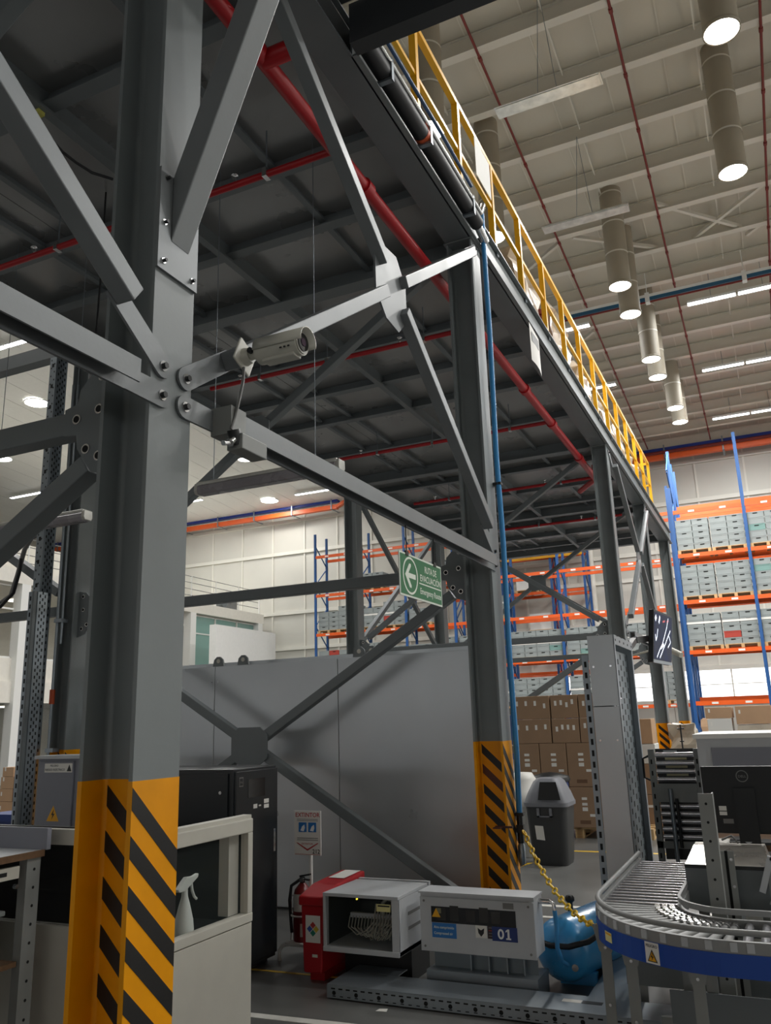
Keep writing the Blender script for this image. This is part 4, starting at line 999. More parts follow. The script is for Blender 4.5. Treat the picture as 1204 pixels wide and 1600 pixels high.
part(t, 'patch_panel', MB().box(x0+0.10,x1-0.07,y0+0.20,y0+0.23,z0+0.17,z0+0.20), cabwhite)
b_ = part(t, 'cable_arch', MB().tube([(x0+0.36,y0+0.19,z0+0.20),(x0+0.365,y0+0.17,z0+0.28),(x0+0.40,y0+0.17,z0+0.31),(x0+0.46,y0+0.17,z0+0.30)],0.014,8), cablew)
rnd = random.Random(5)
for i in range(16):
    xa = x0+0.10+0.024*i; xb = x0+0.30+0.022*((i*5) % 9)
    sag = z0+0.05+0.012*rnd.random()+0.02*abs(i-8)/8
    part(t, 'patch_cable', MB().tube([(xa,y0+0.198,z0+0.18),(xa+0.01,y0+0.15,z0+0.12),((xa*0.6+xb*0.4),y0+0.14-0.003*i,sag),((xa*0.25+xb*0.75),y0+0.14-0.003*i,sag+0.03),(xb,y0+0.16,z0+0.16),(xb+0.01,y0+0.18,z0+0.27)],0.0045,6), cablew)
part(t, 'yellow_label', MB().box(x1-0.16,x1-0.06,y0-0.001,y0+0.003,z1-0.075,z1-0.03), mat('label_cream',(226,216,150),0.5))
part(t, 'label_band', MB().box(x1-0.15,x1-0.065,y0-0.002,y0-0.001,z1-0.045,z1-0.036), blktxt)
part(t, 'pilot_light', MB().cyl((x0+0.13,y0+0.25,z1-0.06),(x0+0.13,y0+0.24,z1-0.06),0.006,8), mat('pilot_yellow',(220,200,60),0.4,emit=1.5))
for z in (z0+0.22,z0+0.13): part(t, 'side_vent', MB().box(x1,x1+0.002,y0+0.15,y0+0.35,z,z+0.02), cableg)
# ---- white pneumatic box "01"
t = thing('valve_box', 'white control box numbered 01 with dark window', 'control box', (-1.93,5.5,0.229))
x0, x1, y0, y1, z0, z1 = -2.32, -1.55, 5.42, 5.62, 0.239, 0.575
part(t, 'body', MB().box(x0,x1,y0+0.012,y1,z0,z1), cabwhite, bevel=0.004)
dr = part(t, 'lid', MB().box(x0,x1,y0,y0+0.012,z0-0.01,z1-0.02), cabwhite, bevel=0.003)
part(t, 'top_hood', MB().box(x0-0.005,x1+0.005,y0-0.008,y1+0.004,z1,z1+0.012), cabwhite)
wi = part(dr, 'window', MB().box(x0+0.08,x1-0.12,y0-0.002,y0,z0+0.165,z1-0.075), blackgl)
for i, (xx, mm) in enumerate(((-2.17,cableg),(-2.08,darkin),(-1.97,darkin),(-1.88,cableg),(-1.80,lampgrey))):
    part(wi, 'valve_silhouette', MB().box(xx-0.03,xx+0.03,y0-0.003,y0-0.002,z0+0.18,z0+0.25+0.02*(i % 2)), mat('silhouette_%d' % i, (30+4*i,30+4*i,29+4*i), 0.4))
part(wi, 'regulator_knob', MB().box(-2.205,-2.17,y0-0.0035,y0-0.002,z0+0.22,z1-0.085), mat('knob_cream',(120,118,92),0.4))
part(dr, 'danger_triangle', quad_on((x0+0.115,y0-0.0035,z1-0.115), (1,0,0), (0,0,1), [(-0.03,-0.024),(0.03,-0.024),(0,0.03)], 0.0008), gold)
part(dr, 'blue_label', MB().box(x0+0.082,x0+0.25,y0-0.0015,y0,z0+0.075,z0+0.163), bluelab)
text(dr, 'lettering', 'Aire comprimido', (x0+0.095,y0-0.0017,z0+0.13), (1,0,0), (0,0,1), 0.016, signw, 0.14)
text(dr, 'lettering', 'Compressed air', (x0+0.095,y0-0.0017,z0+0.095), (1,0,0), (0,0,1), 0.016, signw, 0.13)
part(dr, 'notice', MB().box(x0+0.38,x0+0.455,y0-0.0015,y0,z0+0.092,z0+0.17), paper)
part(dr, 'notice_mark', quad_on((x0+0.417,y0-0.0017,z0+0.125), (1,0,0), (0,0,1), [(-0.022,0.025),(-0.018,-0.005),(0,-0.025),(0.018,-0.005),(0.022,0.025),(0,0.012)], 0.0006), blktxt)
part(dr, 'dark_notice', MB().box(x0+0.46,x0+0.545,y0-0.0015,y0,z0+0.092,z0+0.17), mat('notice_dark',(52,38,38),0.5))
for i in range(4): part(dr, 'notice_line', MB().box(x0+0.468,x0+0.535,y0-0.0022,y0-0.0015,z0+0.105+0.016*i,z0+0.109+0.016*i), redtxt if i == 2 else cableg)
part(dr, 'number_plate', MB().box(x1-0.28,x1-0.115,y0-0.0025,y0,z0+0.082,z0+0.165), navylab)
ob = MB(); oo = [(0.021*math.cos(a)*(1.0), 0.030*math.sin(a)) for a in [2*math.pi*i/20 for i in range(20)]]; oi = [(0.009*math.cos(a), 0.018*math.sin(a)) for a in [2*math.pi*i/20 for i in range(20)]]
ob.add([(x1-0.222+p[0],y0-0.0032,z0+0.124+p[1]) for p in oo]+[(x1-0.222+p[0],y0-0.0032,z0+0.124+p[1]) for p in oi], [(i,(i+1)%20,20+(i+1)%20,20+i) for i in range(20)])
part(dr, 'digit_zero', ob, whttxt)
part(dr, 'digit_one', quad_on((x1-0.175,y0-0.0027,z0+0.124), (1,0,0), (0,0,1), [(-0.014,-0.030),(0.018,-0.030),(0.018,-0.021),(0.009,-0.021),(0.009,0.030),(-0.003,0.030),(-0.016,0.020),(-0.016,0.011),(-0.004,0.017),(-0.004,-0.021),(-0.014,-0.021)], 0.0008), whttxt)
part(dr, 'rating_plate', MB().box(x1-0.20,x1-0.13,y0-0.0015,y0,z1-0.065,z1-0.03), cableg)
for x in (x0+0.03,x1-0.035):
    for z in (z0+0.02,z1-0.045): part(dr, 'screw', MB().cyl((x,y0,z),(x,y0-0.003,z),0.008,8), cableg)
part(t, 'side_fitting', MB().cyl((x1,y0+0.12,z1-0.03),(x1+0.07,y0+0.12,z1-0.03),0.016,10).tube([(x1+0.07,y0+0.12,z1-0.03),(x1+0.095,y0+0.12,z1-0.04),(x1+0.10,y0+0.12,z1-0.08)],0.013,8), chrome)
part(t, 'blue_tube', MB().tube([(x1+0.10,y0+0.12,z1-0.08),(x1+0.105,y0+0.12,0.40),(x1+0.10,y0+0.12,0.28),(x1+0.12,y0+0.14,0.20),(x1+0.14,y0+0.19,0.17)],0.014,10), hoseblue)
# ---- blue air tank
t = thing('air_tank', 'blue horizontal air tank beside the white box 01', 'tank', (-1.42,6.05,0))
cx, cz, R_ = -1.40, 0.225, 0.19
prof = [(0.01,-0.075),(0.09,-0.066),(0.15,-0.04),(0.18,-0.012),(R_,0.03),(R_,0.62),(0.18,0.66),(0.15,0.69),(0.09,0.715),(0.01,0.725)]
vb = MB().lathe(prof, (0,0,0), 28, 'Y'); ra = math.radians(-15)
vb.v = [(cx-0.07+v[0]*math.cos(ra)-v[1]*math.sin(ra), 5.72+v[0]*math.sin(ra)+v[1]*math.cos(ra), cz+v[2]) for v in vb.v]
part(t, 'vessel', vb, tankblue)
for y in (5.85,6.25): part(t, 'saddle', MB().box(cx-0.12,cx+0.12,y-0.02,y+0.02,0,0.08), tankblue)
part(t, 'plug', MB().cyl((cx+0.03,5.66,0.15),(cx+0.03,5.63,0.15),0.022,8), chrome)
part(t, 'top_nozzle', MB().cyl((cx-0.06,6.0,0.40),(cx-0.06,6.0,0.46),0.018,10).lathe([(0.02,0),(0.032,0.012),(0.032,0.03),(0.02,0.045)], (cx-0.06,6.0,0.455), 12), blackm)
pts = [(-1.68,5.90,0.30),(-1.62,5.72,0.27),(-1.52,5.64,0.265),(-1.40,5.625,0.27),(-1.28,5.66,0.30),(-1.20,5.76,0.345),(-1.17,5.9,0.36)]
solo('black_hose', 'black rubber hose draped round the blue air tank', 'hose', MB().tube(pts,0.018,10), rubber)
# ---- red sand box / waste bin
t = thing('red_bin', 'red plastic bin with lid and hazard paper left of the cabinet', 'bin', (-3.1,5.55,0))
rx0, rx1, ry0, ry1 = -3.175, -2.995, 5.32, 5.95
part(t, 'body', MB().prism([(rx0+0.02,0.05),(rx1-0.02,0.05),(rx1,0.47),(rx0,0.47)], 'Y', ry0+0.01, ry1), redbox, bevel=0.01)
part(t, 'foot', MB().box(rx0+0.05,rx1-0.02,ry0+0.05,ry1-0.05,0,0.05), redbox)
part(t, 'lid', MB().add([(rx0-0.01,ry0-0.01,0.47),(rx1+0.01,ry0-0.01,0.47),(rx1+0.01,ry1,0.47),(rx0-0.01,ry1,0.47),(rx0-0.01,ry0-0.01,0.53),(rx1+0.01,ry0-0.01,0.53),(rx1+0.01,ry0+0.2,0.58),(rx0-0.01,ry0+0.2,0.58),(rx1+0.01,ry1,0.60),(rx0-0.01,ry1,0.60)],
     [(0,3,2,1),(0,1,5,4),(4,5,6,7),(7,6,8,9),(3,0,4,7,9),(1,2,8,6,5),(2,3,9,8)]), redbox, bevel=0.012)
part(t, 'hazard_paper', MB().add([(rx0+0.04,ry0+0.004,0.24),(rx1-0.025,ry0+0.004,0.24),(rx1-0.025,ry0+0.004,0.41),(rx0+0.04,ry0+0.004,0.41)],[(0,1,2,3)]), paper)
for i, (dx, dz, rgb) in enumerate(((0,0.025,(180,60,60)),(-0.025,0,(60,90,170)),(0.025,0,(210,180,60)),(0,-0.025,(40,130,110)))):
    part(t, 'hazard_diamond', quad_on(((rx0+rx1)/2+0.008+dx,ry0+0.003,0.325+dz), (1,0,0), (0,0,1), [(-0.022,0),(0,-0.022),(0.022,0),(0,0.022)], 0.0006), mat('diamond_%d' % i, rgb, 0.5))
part(t, 'top_paper', MB().add([(rx0+0.03,ry0+0.35,0.592),(rx1-0.02,ry0+0.35,0.592),(rx1-0.02,ry0+0.62,0.601),(rx0+0.03,ry0+0.62,0.601)],[(0,1,2,3)]), paper)
part(t, 'size_mark', MB().box(rx0+0.09,rx0+0.13,ry0+0.006,ry0+0.009,0.15,0.168), signw)
# ---- fire extinguisher on its stand with sign
t = thing('extinguisher_stand', 'white tube stand with EXTINTOR 212 sign', 'sign stand', (-3.42,5.85,0))
part(t, 'pole', MB().cyl((-3.40,5.86,0.10),(-3.40,5.86,0.72),0.014,10), whitep)
part(t, 'foot_frame', MB().tube([(-3.58,5.70,0.0),(-3.58,5.70,0.07),(-3.56,5.71,0.10),(-3.52,5.72,0.11),(-3.30,5.72,0.11)],0.014,8).tube([(-3.52,5.72,0.11),(-3.50,5.95,0.11),(-3.30,5.95,0.11)],0.012,8).cyl((-3.50,5.95,0.11),(-3.50,5.95,0.0),0.013,8).cyl((-3.30,5.72,0.11),(-3.30,5.72,0),0.013,8).cyl((-3.30,5.95,0.11),(-3.30,5.95,0),0.013,8), whitep)
part(t, 'tray', MB().box(-3.53,-3.30,5.70,5.96,0.112,0.122), whitep)
part(t, 'holder_ring', MB().tube([(-3.44+0.085*math.cos(a*math.pi/8),5.80+0.085*math.sin(a*math.pi/8),0.30) for a in range(16)],0.007,6,True), whitep)
part(t, 'side_arm', MB().tube([(-3.54,5.80,0.12),(-3.54,5.80,0.42),(-3.50,5.82,0.44),(-3.42,5.86,0.44)],0.008,6), whitep)
sb = part(t, 'sign_board', MB().box(-3.535,-3.30,5.84,5.846,0.71,1.03), paper)
fy = 5.8395
text(sb, 'lettering', 'EXTINTOR', (-3.525,fy,0.985), (1,0,0), (0,0,1), 0.032, redtxt, 0.215)
for x in (-3.495,-3.41):
    pb = part(sb, 'pictogram', MB().box(x,x+0.07,fy-0.0005,fy+0.0005,0.875,0.945), bluelab)
    part(pb, 'pictogram_figure', quad_on((x+0.035,fy-0.0006,0.905), (1,0,0), (0,0,1), [(-0.02,-0.02),(0.01,-0.025),(0.02,0.0),(0.015,0.025),(-0.005,0.01)], 0.0005), whttxt)
for i in range(4): part(sb, 'text_line', MB().box(-3.51,-3.325,fy-0.0004,fy+0.0005,0.955+0.011*i if i < 2 else 0.815+0.014*(i-2),0.959+0.011*i if i < 2 else 0.82+0.014*(i-2)), cableg)
part(sb, 'down_arrow', quad_on((-3.418,fy,0.775), (1,0,0), (0,0,1), [(-0.10,0.022),(-0.085,0.022),(0,-0.022),(0.085,0.022),(0.10,0.022),(0.0,-0.034)], 0.0006), redtxt)
text(sb, 'lettering', 'EXTINTOR', (-3.47,fy,0.785), (1,0,0), (0,0,1), 0.012, redtxt, 0.10)
text(sb, 'number', '212', (-3.375,fy,0.722), (1,0,0), (0,0,1), 0.032, blktxt, 0.065)
part(sb, 'red_border', MB().box(-3.53,-3.305,fy-0.0003,fy+0.0005,0.7125,0.7155), redtxt)
t = thing('fire_extinguisher', 'dark red fire extinguisher with white label on the stand', 'extinguisher', (-3.44,5.80,0.122))
part(t, 'cylinder', MB().lathe([(0.066,0),(0.07,0.01),(0.07,0.30),(0.06,0.35),(0.03,0.385),(0.018,0.40)], (-3.44,5.80,0.123), 20), extred)
part(t, 'label', MB().add([(-3.44+0.0708*math.cos(a),5.80+0.0708*math.sin(a),z) for z in (0.33,0.45) for a in [math.radians(-130+14*i) for i in range(7)]], [(i,i+1,i+8,i+7) for i in range(6)], True), paper)
part(t, 'lower_label', MB().add([(-3.44+0.0708*math.cos(a),5.80+0.0708*math.sin(a),z) for z in (0.16,0.25) for a in [math.radians(-75+14*i) for i in range(4)]], [(i,i+1,i+5,i+4) for i in range(3)], True), paper)
part(t, 'valve', MB().cyl((-3.44,5.80,0.52),(-3.44,5.80,0.56),0.02,10).bar((-3.46,5.80,0.565),(-3.36,5.78,0.585),0.02,0.012).bar((-3.46,5.80,0.55),(-3.37,5.78,0.545),0.02,0.01), blackm)
part(t, 'hose', MB().tube([(-3.46,5.79,0.54),(-3.52,5.77,0.50),(-3.53,5.76,0.40),(-3.52,5.76,0.28),(-3.51,5.76,0.18)],0.012,8), rubber)
part(t, 'pressure_gauge', MB().cyl((-3.43,5.78,0.545),(-3.43,5.765,0.545),0.016,12), chrome)
# ---- yellow plastic chain
t = thing('plastic_chain', 'yellow plastic chain slung from the second column to the conveyor', 'chain', (-1.7,6.4,0.2))
c0 = Vector((-2.0,6.85,0.80)); c1 = Vector((-1.02,5.0,0.535))
pts = []
for i in range(41):
    u = i/40; p = c0.lerp(c1, u); p.z -= 0.17*4*u*(1-u); pts.append(p)
lk = [Vector((0.034*math.cos(2*math.pi*i/10), 0.019*math.sin(2*math.pi*i/10), 0)) for i in range(10)]
for i in range(26):
    u = (i+0.5)/26; f = u*40; j = min(int(f),39); p = pts[j].lerp(pts[j+1], f-j); d = (pts[j+1]-pts[j]).normalized()
    s_ = d.orthogonal().normalized(); s_ = (s_ if i % 2 else d.cross(s_))
    part(t, 'chain_link', MB().tube([p + d*q.x + s_*q.y for q in lk], 0.0075, 6, True), chainy)
part(t, 'yellow_tag', MB().add([(-1.93,6.66,0.585),(-1.86,6.6,0.60),(-1.95,6.62,0.57),(-2.02,6.66,0.535)],[(0,1,2,3)]), chainy)

# ---- curved roller conveyor
cv = thing('curved_conveyor', 'curved roller conveyor with blue skirt at lower right', 'conveyor', (-0.6,4.4,0))
CX, CY, RI, RO, ZC = -0.30, 4.66, 0.29, 0.66, 0.74
def arc(r, z, n=18, a0=180, a1=270, ex=True):
    pts = [(CX+r*math.cos(math.radians(a0+(a1-a0)*i/n)), CY+r*math.sin(math.radians(a0+(a1-a0)*i/n)), z) for i in range(n+1)]
    if ex: pts = [(CX-r, 6.0, z)] + pts + [(1.4, CY-r, z)]
    return pts
def ribbon(r0, r1, z0, z1, n=18):
    a, b_, c, d = arc(r0,z0,n), arc(r1,z0,n), arc(r0,z1,n), arc(r1,z1,n); m = len(a); vs = a+b_+c+d; f = []
    for i in range(m-1): f += [(i,i+1,m+i+1,m+i),(2*m+i,3*m+i,3*m+i+1,2*m+i+1),(i,2*m+i,2*m+i+1,i+1),(m+i,m+i+1,3*m+i+1,3*m+i)]
    f += [(0,m,3*m,2*m),(m-1,3*m-1,4*m-1,2*m-1)]
    return MB().add(vs, f)
part(cv, 'outer_frame', ribbon(RO, RO+0.022, ZC-0.06, ZC+0.012), railgrey)
part(cv, 'inner_frame', ribbon(RI-0.022, RI, ZC-0.06, ZC+0.012), railgrey)
part(cv, 'blue_skirt', ribbon(RO+0.022, RO+0.028, ZC-0.125, ZC-0.035), skirtblue)
part(cv, 'outer_guide_rail', MB().tube(arc(RO+0.012, ZC+0.045), 0.013, 8), railgrey)
part(cv, 'inner_guide_rail', ribbon(RI-0.02, RI-0.005, ZC+0.03, ZC+0.055), railgrey)
part(cv, 'underside', ribbon(RI, RO, ZC-0.10, ZC-0.096), steel_dk)
for i in range(17):
    y = CY + 0.03 + i*0.079
    part(cv, 'roller', MB().cyl((CX-RO+0.005,y,ZC-0.015),(CX-RI-0.005,y,ZC-0.015),0.018,10), rollerm)
for i in range(15):
    a = math.radians(183 + 6.0*i); c_, s_ = math.cos(a), math.sin(a)
    part(cv, 'tapered_roller', MB().cyl((CX+c_*(RO-0.01),CY+s_*(RO-0.01),ZC-0.017),(CX+c_*(RI+0.10),CY+s_*(RI+0.10),ZC-0.017),0.022,10,0.014), railgrey)
    for rr in (RI+0.02,RI+0.055,RI+0.09):
        part(cv, 'skate_wheel', MB().cyl((CX+c_*rr-s_*0.008+c_*-0.006,CY+s_*rr+c_*0.008,ZC-0.01),(CX+c_*(rr+0.018)-s_*0.008,CY+s_*(rr+0.018)+c_*0.008,ZC-0.01),0.019,10), chrome)
for i in range(16):
    x = CX + 0.05 + 0.07*i
    part(cv, 'roller', MB().cyl((x,CY-RO+0.01,ZC-0.015),(x,CY-RI-0.01,ZC-0.015),0.021,10), rollerm)
for i in range(11):
    a = math.radians(187 + 8.3*i); c_, s_ = math.cos(a), math.sin(a); r = RO+0.024
    part(cv, 'white_bracket', MB().bar((CX+c_*r-s_*-0.014,CY+s_*r-c_*0.014,ZC-0.01),(CX+c_*r-s_*0.014,CY+s_*r+c_*0.014,ZC-0.01),0.006,0.035), cabwhite)
for i in range(8):
    x = CX + 0.05 + 0.11*i
    part(cv, 'white_bracket', MB().box(x,x+0.03,CY-RO-0.028,CY-RO-0.022,ZC-0.028,ZC+0.007), cabwhite)
a = math.radians(229)
def on_skirt(ang, du, z): a = math.radians(ang); r = RO+0.0285; return (CX+r*math.cos(a+du/r), CY+r*math.sin(a+du/r), z)
def skirt_label(ang, wd, z0, z1, m, name, d=0.0):
    n = 4; vs = []
    for k in range(n+1):
        for z in (z0,z1):
            a = math.radians(ang) + (-wd/2+wd*k/n)/RO; r = RO+0.029+d; vs.append((CX+r*math.cos(a),CY+r*math.sin(a),z))
    return part(cv, name, MB().add(vs, [(2*k,2*k+2,2*k+3,2*k+1) for k in range(n)]), m)
skirt_label(214, 0.07, ZC-0.098, ZC-0.055, mat('label_cream',(226,216,150),0.5), 'small_label')
skirt_label(214, 0.06, ZC-0.068, ZC-0.06, gold, 'small_label_band', 0.0004)
skirt_label(240, 0.07, ZC-0.122, ZC-0.036, paper, 'danger_label')
a = math.radians(240); tx_ = Vector((-math.sin(a), math.cos(a), 0)); pc = Vector((CX+(RO+0.0297)*math.cos(a), CY+(RO+0.0297)*math.sin(a), 0))
part(cv, 'danger_triangle', quad_on(pc+Vector((0,0,ZC-0.092)), tx_, (0,0,1), [(-0.026,-0.022),(0.026,-0.022),(0,0.028)], 0.0006), blktxt)
part(cv, 'danger_triangle_fill', quad_on(pc+Vector((0,0,ZC-0.092)), tx_, (0,0,1), [(-0.02,-0.0185),(0.02,-0.0185),(0,0.019)], 0.0011), gold)
part(cv, 'danger_symbol', quad_on(pc+Vector((0,0,ZC-0.094)), tx_, (0,0,1), [(0.003,0.018),(-0.008,-0.002),(0.0,-0.001),(-0.004,-0.016),(0.008,0.003),(0,0.002)], 0.0016), blktxt)
text(cv, 'lettering', 'PELIGRO', pc+tx_*-0.03+Vector((0,0,ZC-0.056)), tx_, (0,0,1), 0.012, blktxt, 0.06)
def cleg(ang, label=None, r=RO-0.03, zt=ZC-0.06):
    a = math.radians(ang); x, y = CX+r*math.cos(a), CY+r*math.sin(a)
    lg = part(cv, 'leg', MB().box(x-0.025,x+0.025,y-0.004,y+0.004,0,zt).box(x-0.025,x-0.019,y,y+0.045,0,zt), postgrey)
    part(lg, 'leg_bracket', MB().prism([(x-0.055,zt),(x+0.055,zt),(x+0.03,zt-0.12),(x-0.03,zt-0.12)], 'Y', y-0.01, y-0.004), postgrey)
    for z in (zt-0.05,zt-0.10,zt-0.35,zt-0.45): part(lg, 'leg_screw', MB().cyl((x,y-0.01,z),(x,y-0.014,z),0.007,8), chrome)
cleg(222); cleg(255); cleg(200, r=RO+0.0); cleg(240, r=RI); cleg(205, r=RI)
part(cv, 'leg', MB().box(0.2,0.25,CY-RO+0.02,CY-RO+0.03,0,ZC-0.06), postgrey)
part(cv, 'leg', MB().box(CX-RO-0.01,CX-RO+0.035,5.55,5.56,0.0,ZC-0.06), postgrey)
part(cv, 'lower_tie', MB().box(CX-RO+0.03,CX+0.3,4.95,4.956,0.28,0.40), steel_dk)
part(cv, 'lower_tie', MB().box(CX-0.4,1.2,4.5,4.53,0.22,0.28), postgrey)
part(cv, 'shield', MB().box(CX-0.33,CX+0.2,4.36,4.366,0.30,0.44), steel_dk)

# ---- tall slotted post and machine with stainless cover
t = thing('slotted_post', 'tall grey slotted post in front of the stainless cover', 'post', (-0.4,4.62,0))
part(t, 'face', MB().box(-0.44,-0.37,4.72,4.728,0,1.27), postgrey); part(t, 'flange', MB().box(-0.376,-0.37,4.728,4.80,0,1.27), postgrey)
for i in range(13): part(t, 'hole', MB().cyl((-0.405,4.72,1.22-0.09*i),(-0.405,4.7185,1.22-0.09*i),0.007,8), darkhole)
t = thing('slotted_post', 'shorter slotted post with screws right of the tall one', 'post', (-0.35,4.9,0))
part(t, 'face', MB().box(-0.40,-0.36,4.9,4.906,0,0.97).box(-0.345,-0.315,4.9,4.906,0,0.97), postgrey); part(t, 'groove', MB().box(-0.36,-0.345,4.906,4.912,0,0.97), darkhole)
for z in (0.93,0.8,0.62,0.52,0.4): part(t, 'screw', MB().cyl((-0.33,4.9,z),(-0.33,4.896,z),0.008,8), chrome)
t = thing('drive_unit', 'grey drive unit with shiny stainless sloped cover', 'machine', (-0.37,5.2,0.087))
x0, x1 = -0.575, -0.155
part(t, 'front_panel', MB().box(x0,x1,5.0,5.006,0.69,0.868), steel_dk)
part(t, 'body', MB().box(x0,x1,5.01,5.4,0.66,0.868), steel_dk)
part(t, 'cover', MB().add([(x0,5.0,0.88),(x1,5.0,0.88),(x1-0.02,5.27,0.945),(x0+0.03,5.27,0.945),(x1-0.02,5.4,0.945),(x0+0.03,5.4,0.945),(x0,5.4,0.88),(x1,5.4,0.88)],[(0,1,2,3),(3,2,4,5),(1,7,4,2),(0,3,5,6),(5,4,7,6)]), stainless)
part(t, 'cover_lip', MB().box(x0,x1,4.99,5.0,0.866,0.884), blackm)
for x in (x0+0.04, x1-0.08): part(t, 'leg', MB().box(x,x+0.05,5.06,5.11,0.087,0.66), postgrey)
part(t, 'paper_bag', MB().box(-0.30,-0.22,5.0,5.03,0.44,0.66), binwhite)
t = thing('grey_bracket_frame', 'grey frame with angled brackets at the right edge', 'frame', (-0.1,5.0,0))
part(t, 'upright', MB().box(-0.165,-0.12,4.9,4.95,0,0.93), postgrey); part(t, 'upright', MB().box(0.0,0.05,4.9,4.95,0,0.9), postgrey)
part(t, 'bracket', MB().bar((-0.14,4.9,0.95),(-0.20,4.9,0.78),0.03,0.03).bar((-0.10,4.9,0.84),(-0.16,4.9,0.72),0.03,0.03).bar((-0.14,4.9,0.95),(-0.02,4.9,0.86),0.03,0.03), cabwhite)
part(t, 'round_cap', MB().lathe([(0.11,0),(0.115,0.015),(0.10,0.03)], (-0.03,4.8,0.72), 20), blackm)
# ---- desk with monitor
t = thing('wooden_table', 'wooden table edge carrying the black monitor', 'table', (0.1,5.6,0))
part(t, 'top', MB().box(-0.47,0.9,5.42,6.1,0.90,0.935), woodedge)
for x in (-0.42,0.8): part(t, 'leg', MB().box(x,x+0.05,5.75,5.8,0,0.90), postgrey)
t = thing('desktop_monitor', 'black monitor seen from behind with round logo', 'monitor', (-0.2,5.35,0.935))
mp = lambda x,z,d: (x, 5.36+d-(z-0.93)*0.10, z)
def mbox(x0,x1,z0,z1,d0,d1,sk=0.0):
    return MB().add([mp(x0+sk,z0,d0),mp(x1,z0,d0),mp(x1,z1,d0),mp(x0,z1,d0),mp(x0+sk,z0,d1),mp(x1,z0,d1),mp(x1,z1,d1),mp(x0,z1,d1)],
                    [(0,1,2,3),(7,6,5,4),(0,4,5,1),(1,5,6,2),(2,6,7,3),(3,7,4,0)])
bk = part(t, 'casing', mbox(-0.465,0.06,1.0,1.37,0,0.03), blackm, bevel=0.006)
part(t, 'stand_neck', mbox(-0.30,-0.19,0.95,1.25,-0.02,0.0), blackm)
part(t, 'cable_hole', MB().cyl((-0.255,5.34,0.975),(-0.255,5.337,0.975),0.024,16), cabwhite)
part(t, 'base', MB().box(-0.36,-0.12,5.4,5.55,0.936,0.95), blackm)
lc = (-0.245,1.315); n = 24
b = MB(); ro = circ(lc[0],lc[1],0.033,n); ri = circ(lc[0],lc[1],0.028,n)
b.add([mp(p[0],p[1],-0.002) for p in ro]+[mp(p[0],p[1],-0.002) for p in ri], [(i,(i+1)%n,n+(i+1)%n,n+i) for i in range(n)])
part(bk, 'logo_ring', b, cableg)
text(bk, 'logo_lettering', 'DELL', (lc[0]-0.021,mp(0,lc[1]-0.007,-0.0022)[1],lc[1]-0.007), (1,0,0), (0,0,1), 0.013, cableg, 0.042)
part(bk, 'sticker', mbox(-0.39,-0.35,1.125,1.15,-0.0015,0), paper); part(bk, 'sticker', mbox(-0.39,-0.35,1.10,1.12,-0.0015,0), paper)
part(bk, 'dark_sticker', mbox(-0.375,-0.32,1.055,1.08,-0.0015,0), cableg)
t = thing('paper_sheet', 'white papers under the monitor on the table', 'paper', (-0.35,5.5,0.9352))
part(t, 'sheet', MB().box(-0.45,-0.30,5.43,5.62,0.9355,0.938), paper); part(t, 'sheet', MB().box(-0.12,0.05,5.43,5.62,0.9355,0.938), paper)
t = thing('keyboard', 'dark keyboard below the monitor edge', 'keyboard', (-0.3,5.5,0.938))
part(t, 'base', MB().box(-0.36,-0.28,5.45,5.6,0.939,0.955), blackm)
solo('grey_cable', 'grey cable hanging in a loop from the table', 'cable', MB().tube([(-0.40,5.37,0.962),(-0.345,5.38,0.985),(-0.315,5.38,0.95),(-0.325,5.39,0.89),(-0.26,5.16,0.868),(-0.18,5.12,0.86),(-0.08,5.16,0.875),(0.05,5.2,0.87)],0.006,8), cableg)
# ---- inclined roller conveyor end
t = thing('roller_frame', 'grey slotted frame with bright rollers left of the monitor', 'conveyor', (-0.8,6.9,0))
for x in (-0.975,-0.64):
    sd = part(t, 'side_rail', MB().box(x,x+0.045,6.9,6.95,0.55,1.41), postgrey)
    for i in range(9): part(sd, 'rail_slot', MB().box(x+0.015,x+0.027,6.8985,6.9,0.62+0.085*i,0.655+0.085*i), darkhole)
for z in (1.365,1.305,1.245,1.185,0.99,0.935,0.88,0.825,0.77):
    part(t, 'roller', MB().cyl((-0.925,6.94,z),(-0.645,6.94,z),0.019,12), rollerm)
part(t, 'rear_plate', MB().box(-0.93,-0.64,6.99,6.996,0.6,1.41), blackm)
for z in (1.335,1.275,1.215): part(t, 'inner_slat', MB().box(-0.86,-0.70,6.975,6.985,z-0.008,z+0.008), mat('slat_cream',(196,190,150),0.5))
part(t, 'cross_plate', MB().box(-0.93,-0.64,6.895,6.9,1.09,1.155), postgrey); part(t, 'lower_plate', MB().box(-0.93,-0.64,6.905,6.91,1.02,1.09), postgrey)
part(t, 'bottom_plate', MB().box(-0.975,-0.60,6.9,6.91,0.69,0.74), postgrey)
part(t, 'label', MB().box(-0.86,-0.76,6.915,6.917,1.385,1.40), cabwhite)
part(t, 'threaded_rod', MB().cyl((-0.835,6.88,0.56),(-0.835,6.88,1.12),0.015,8), zinc); part(t, 'black_rod', MB().cyl((-0.795,6.88,0.7),(-0.795,6.88,1.05),0.012,8), blackm)
part(t, 'leg', MB().box(-0.975,-0.93,6.91,6.95,0,0.55).box(-0.64,-0.595,6.91,6.95,0,0.55), postgrey)
part(t, 'handle', MB().tube([(-0.975,6.92,1.36),(-1.02,6.92,1.34),(-1.02,6.92,1.2),(-0.975,6.92,1.18)],0.009,6), blackm)
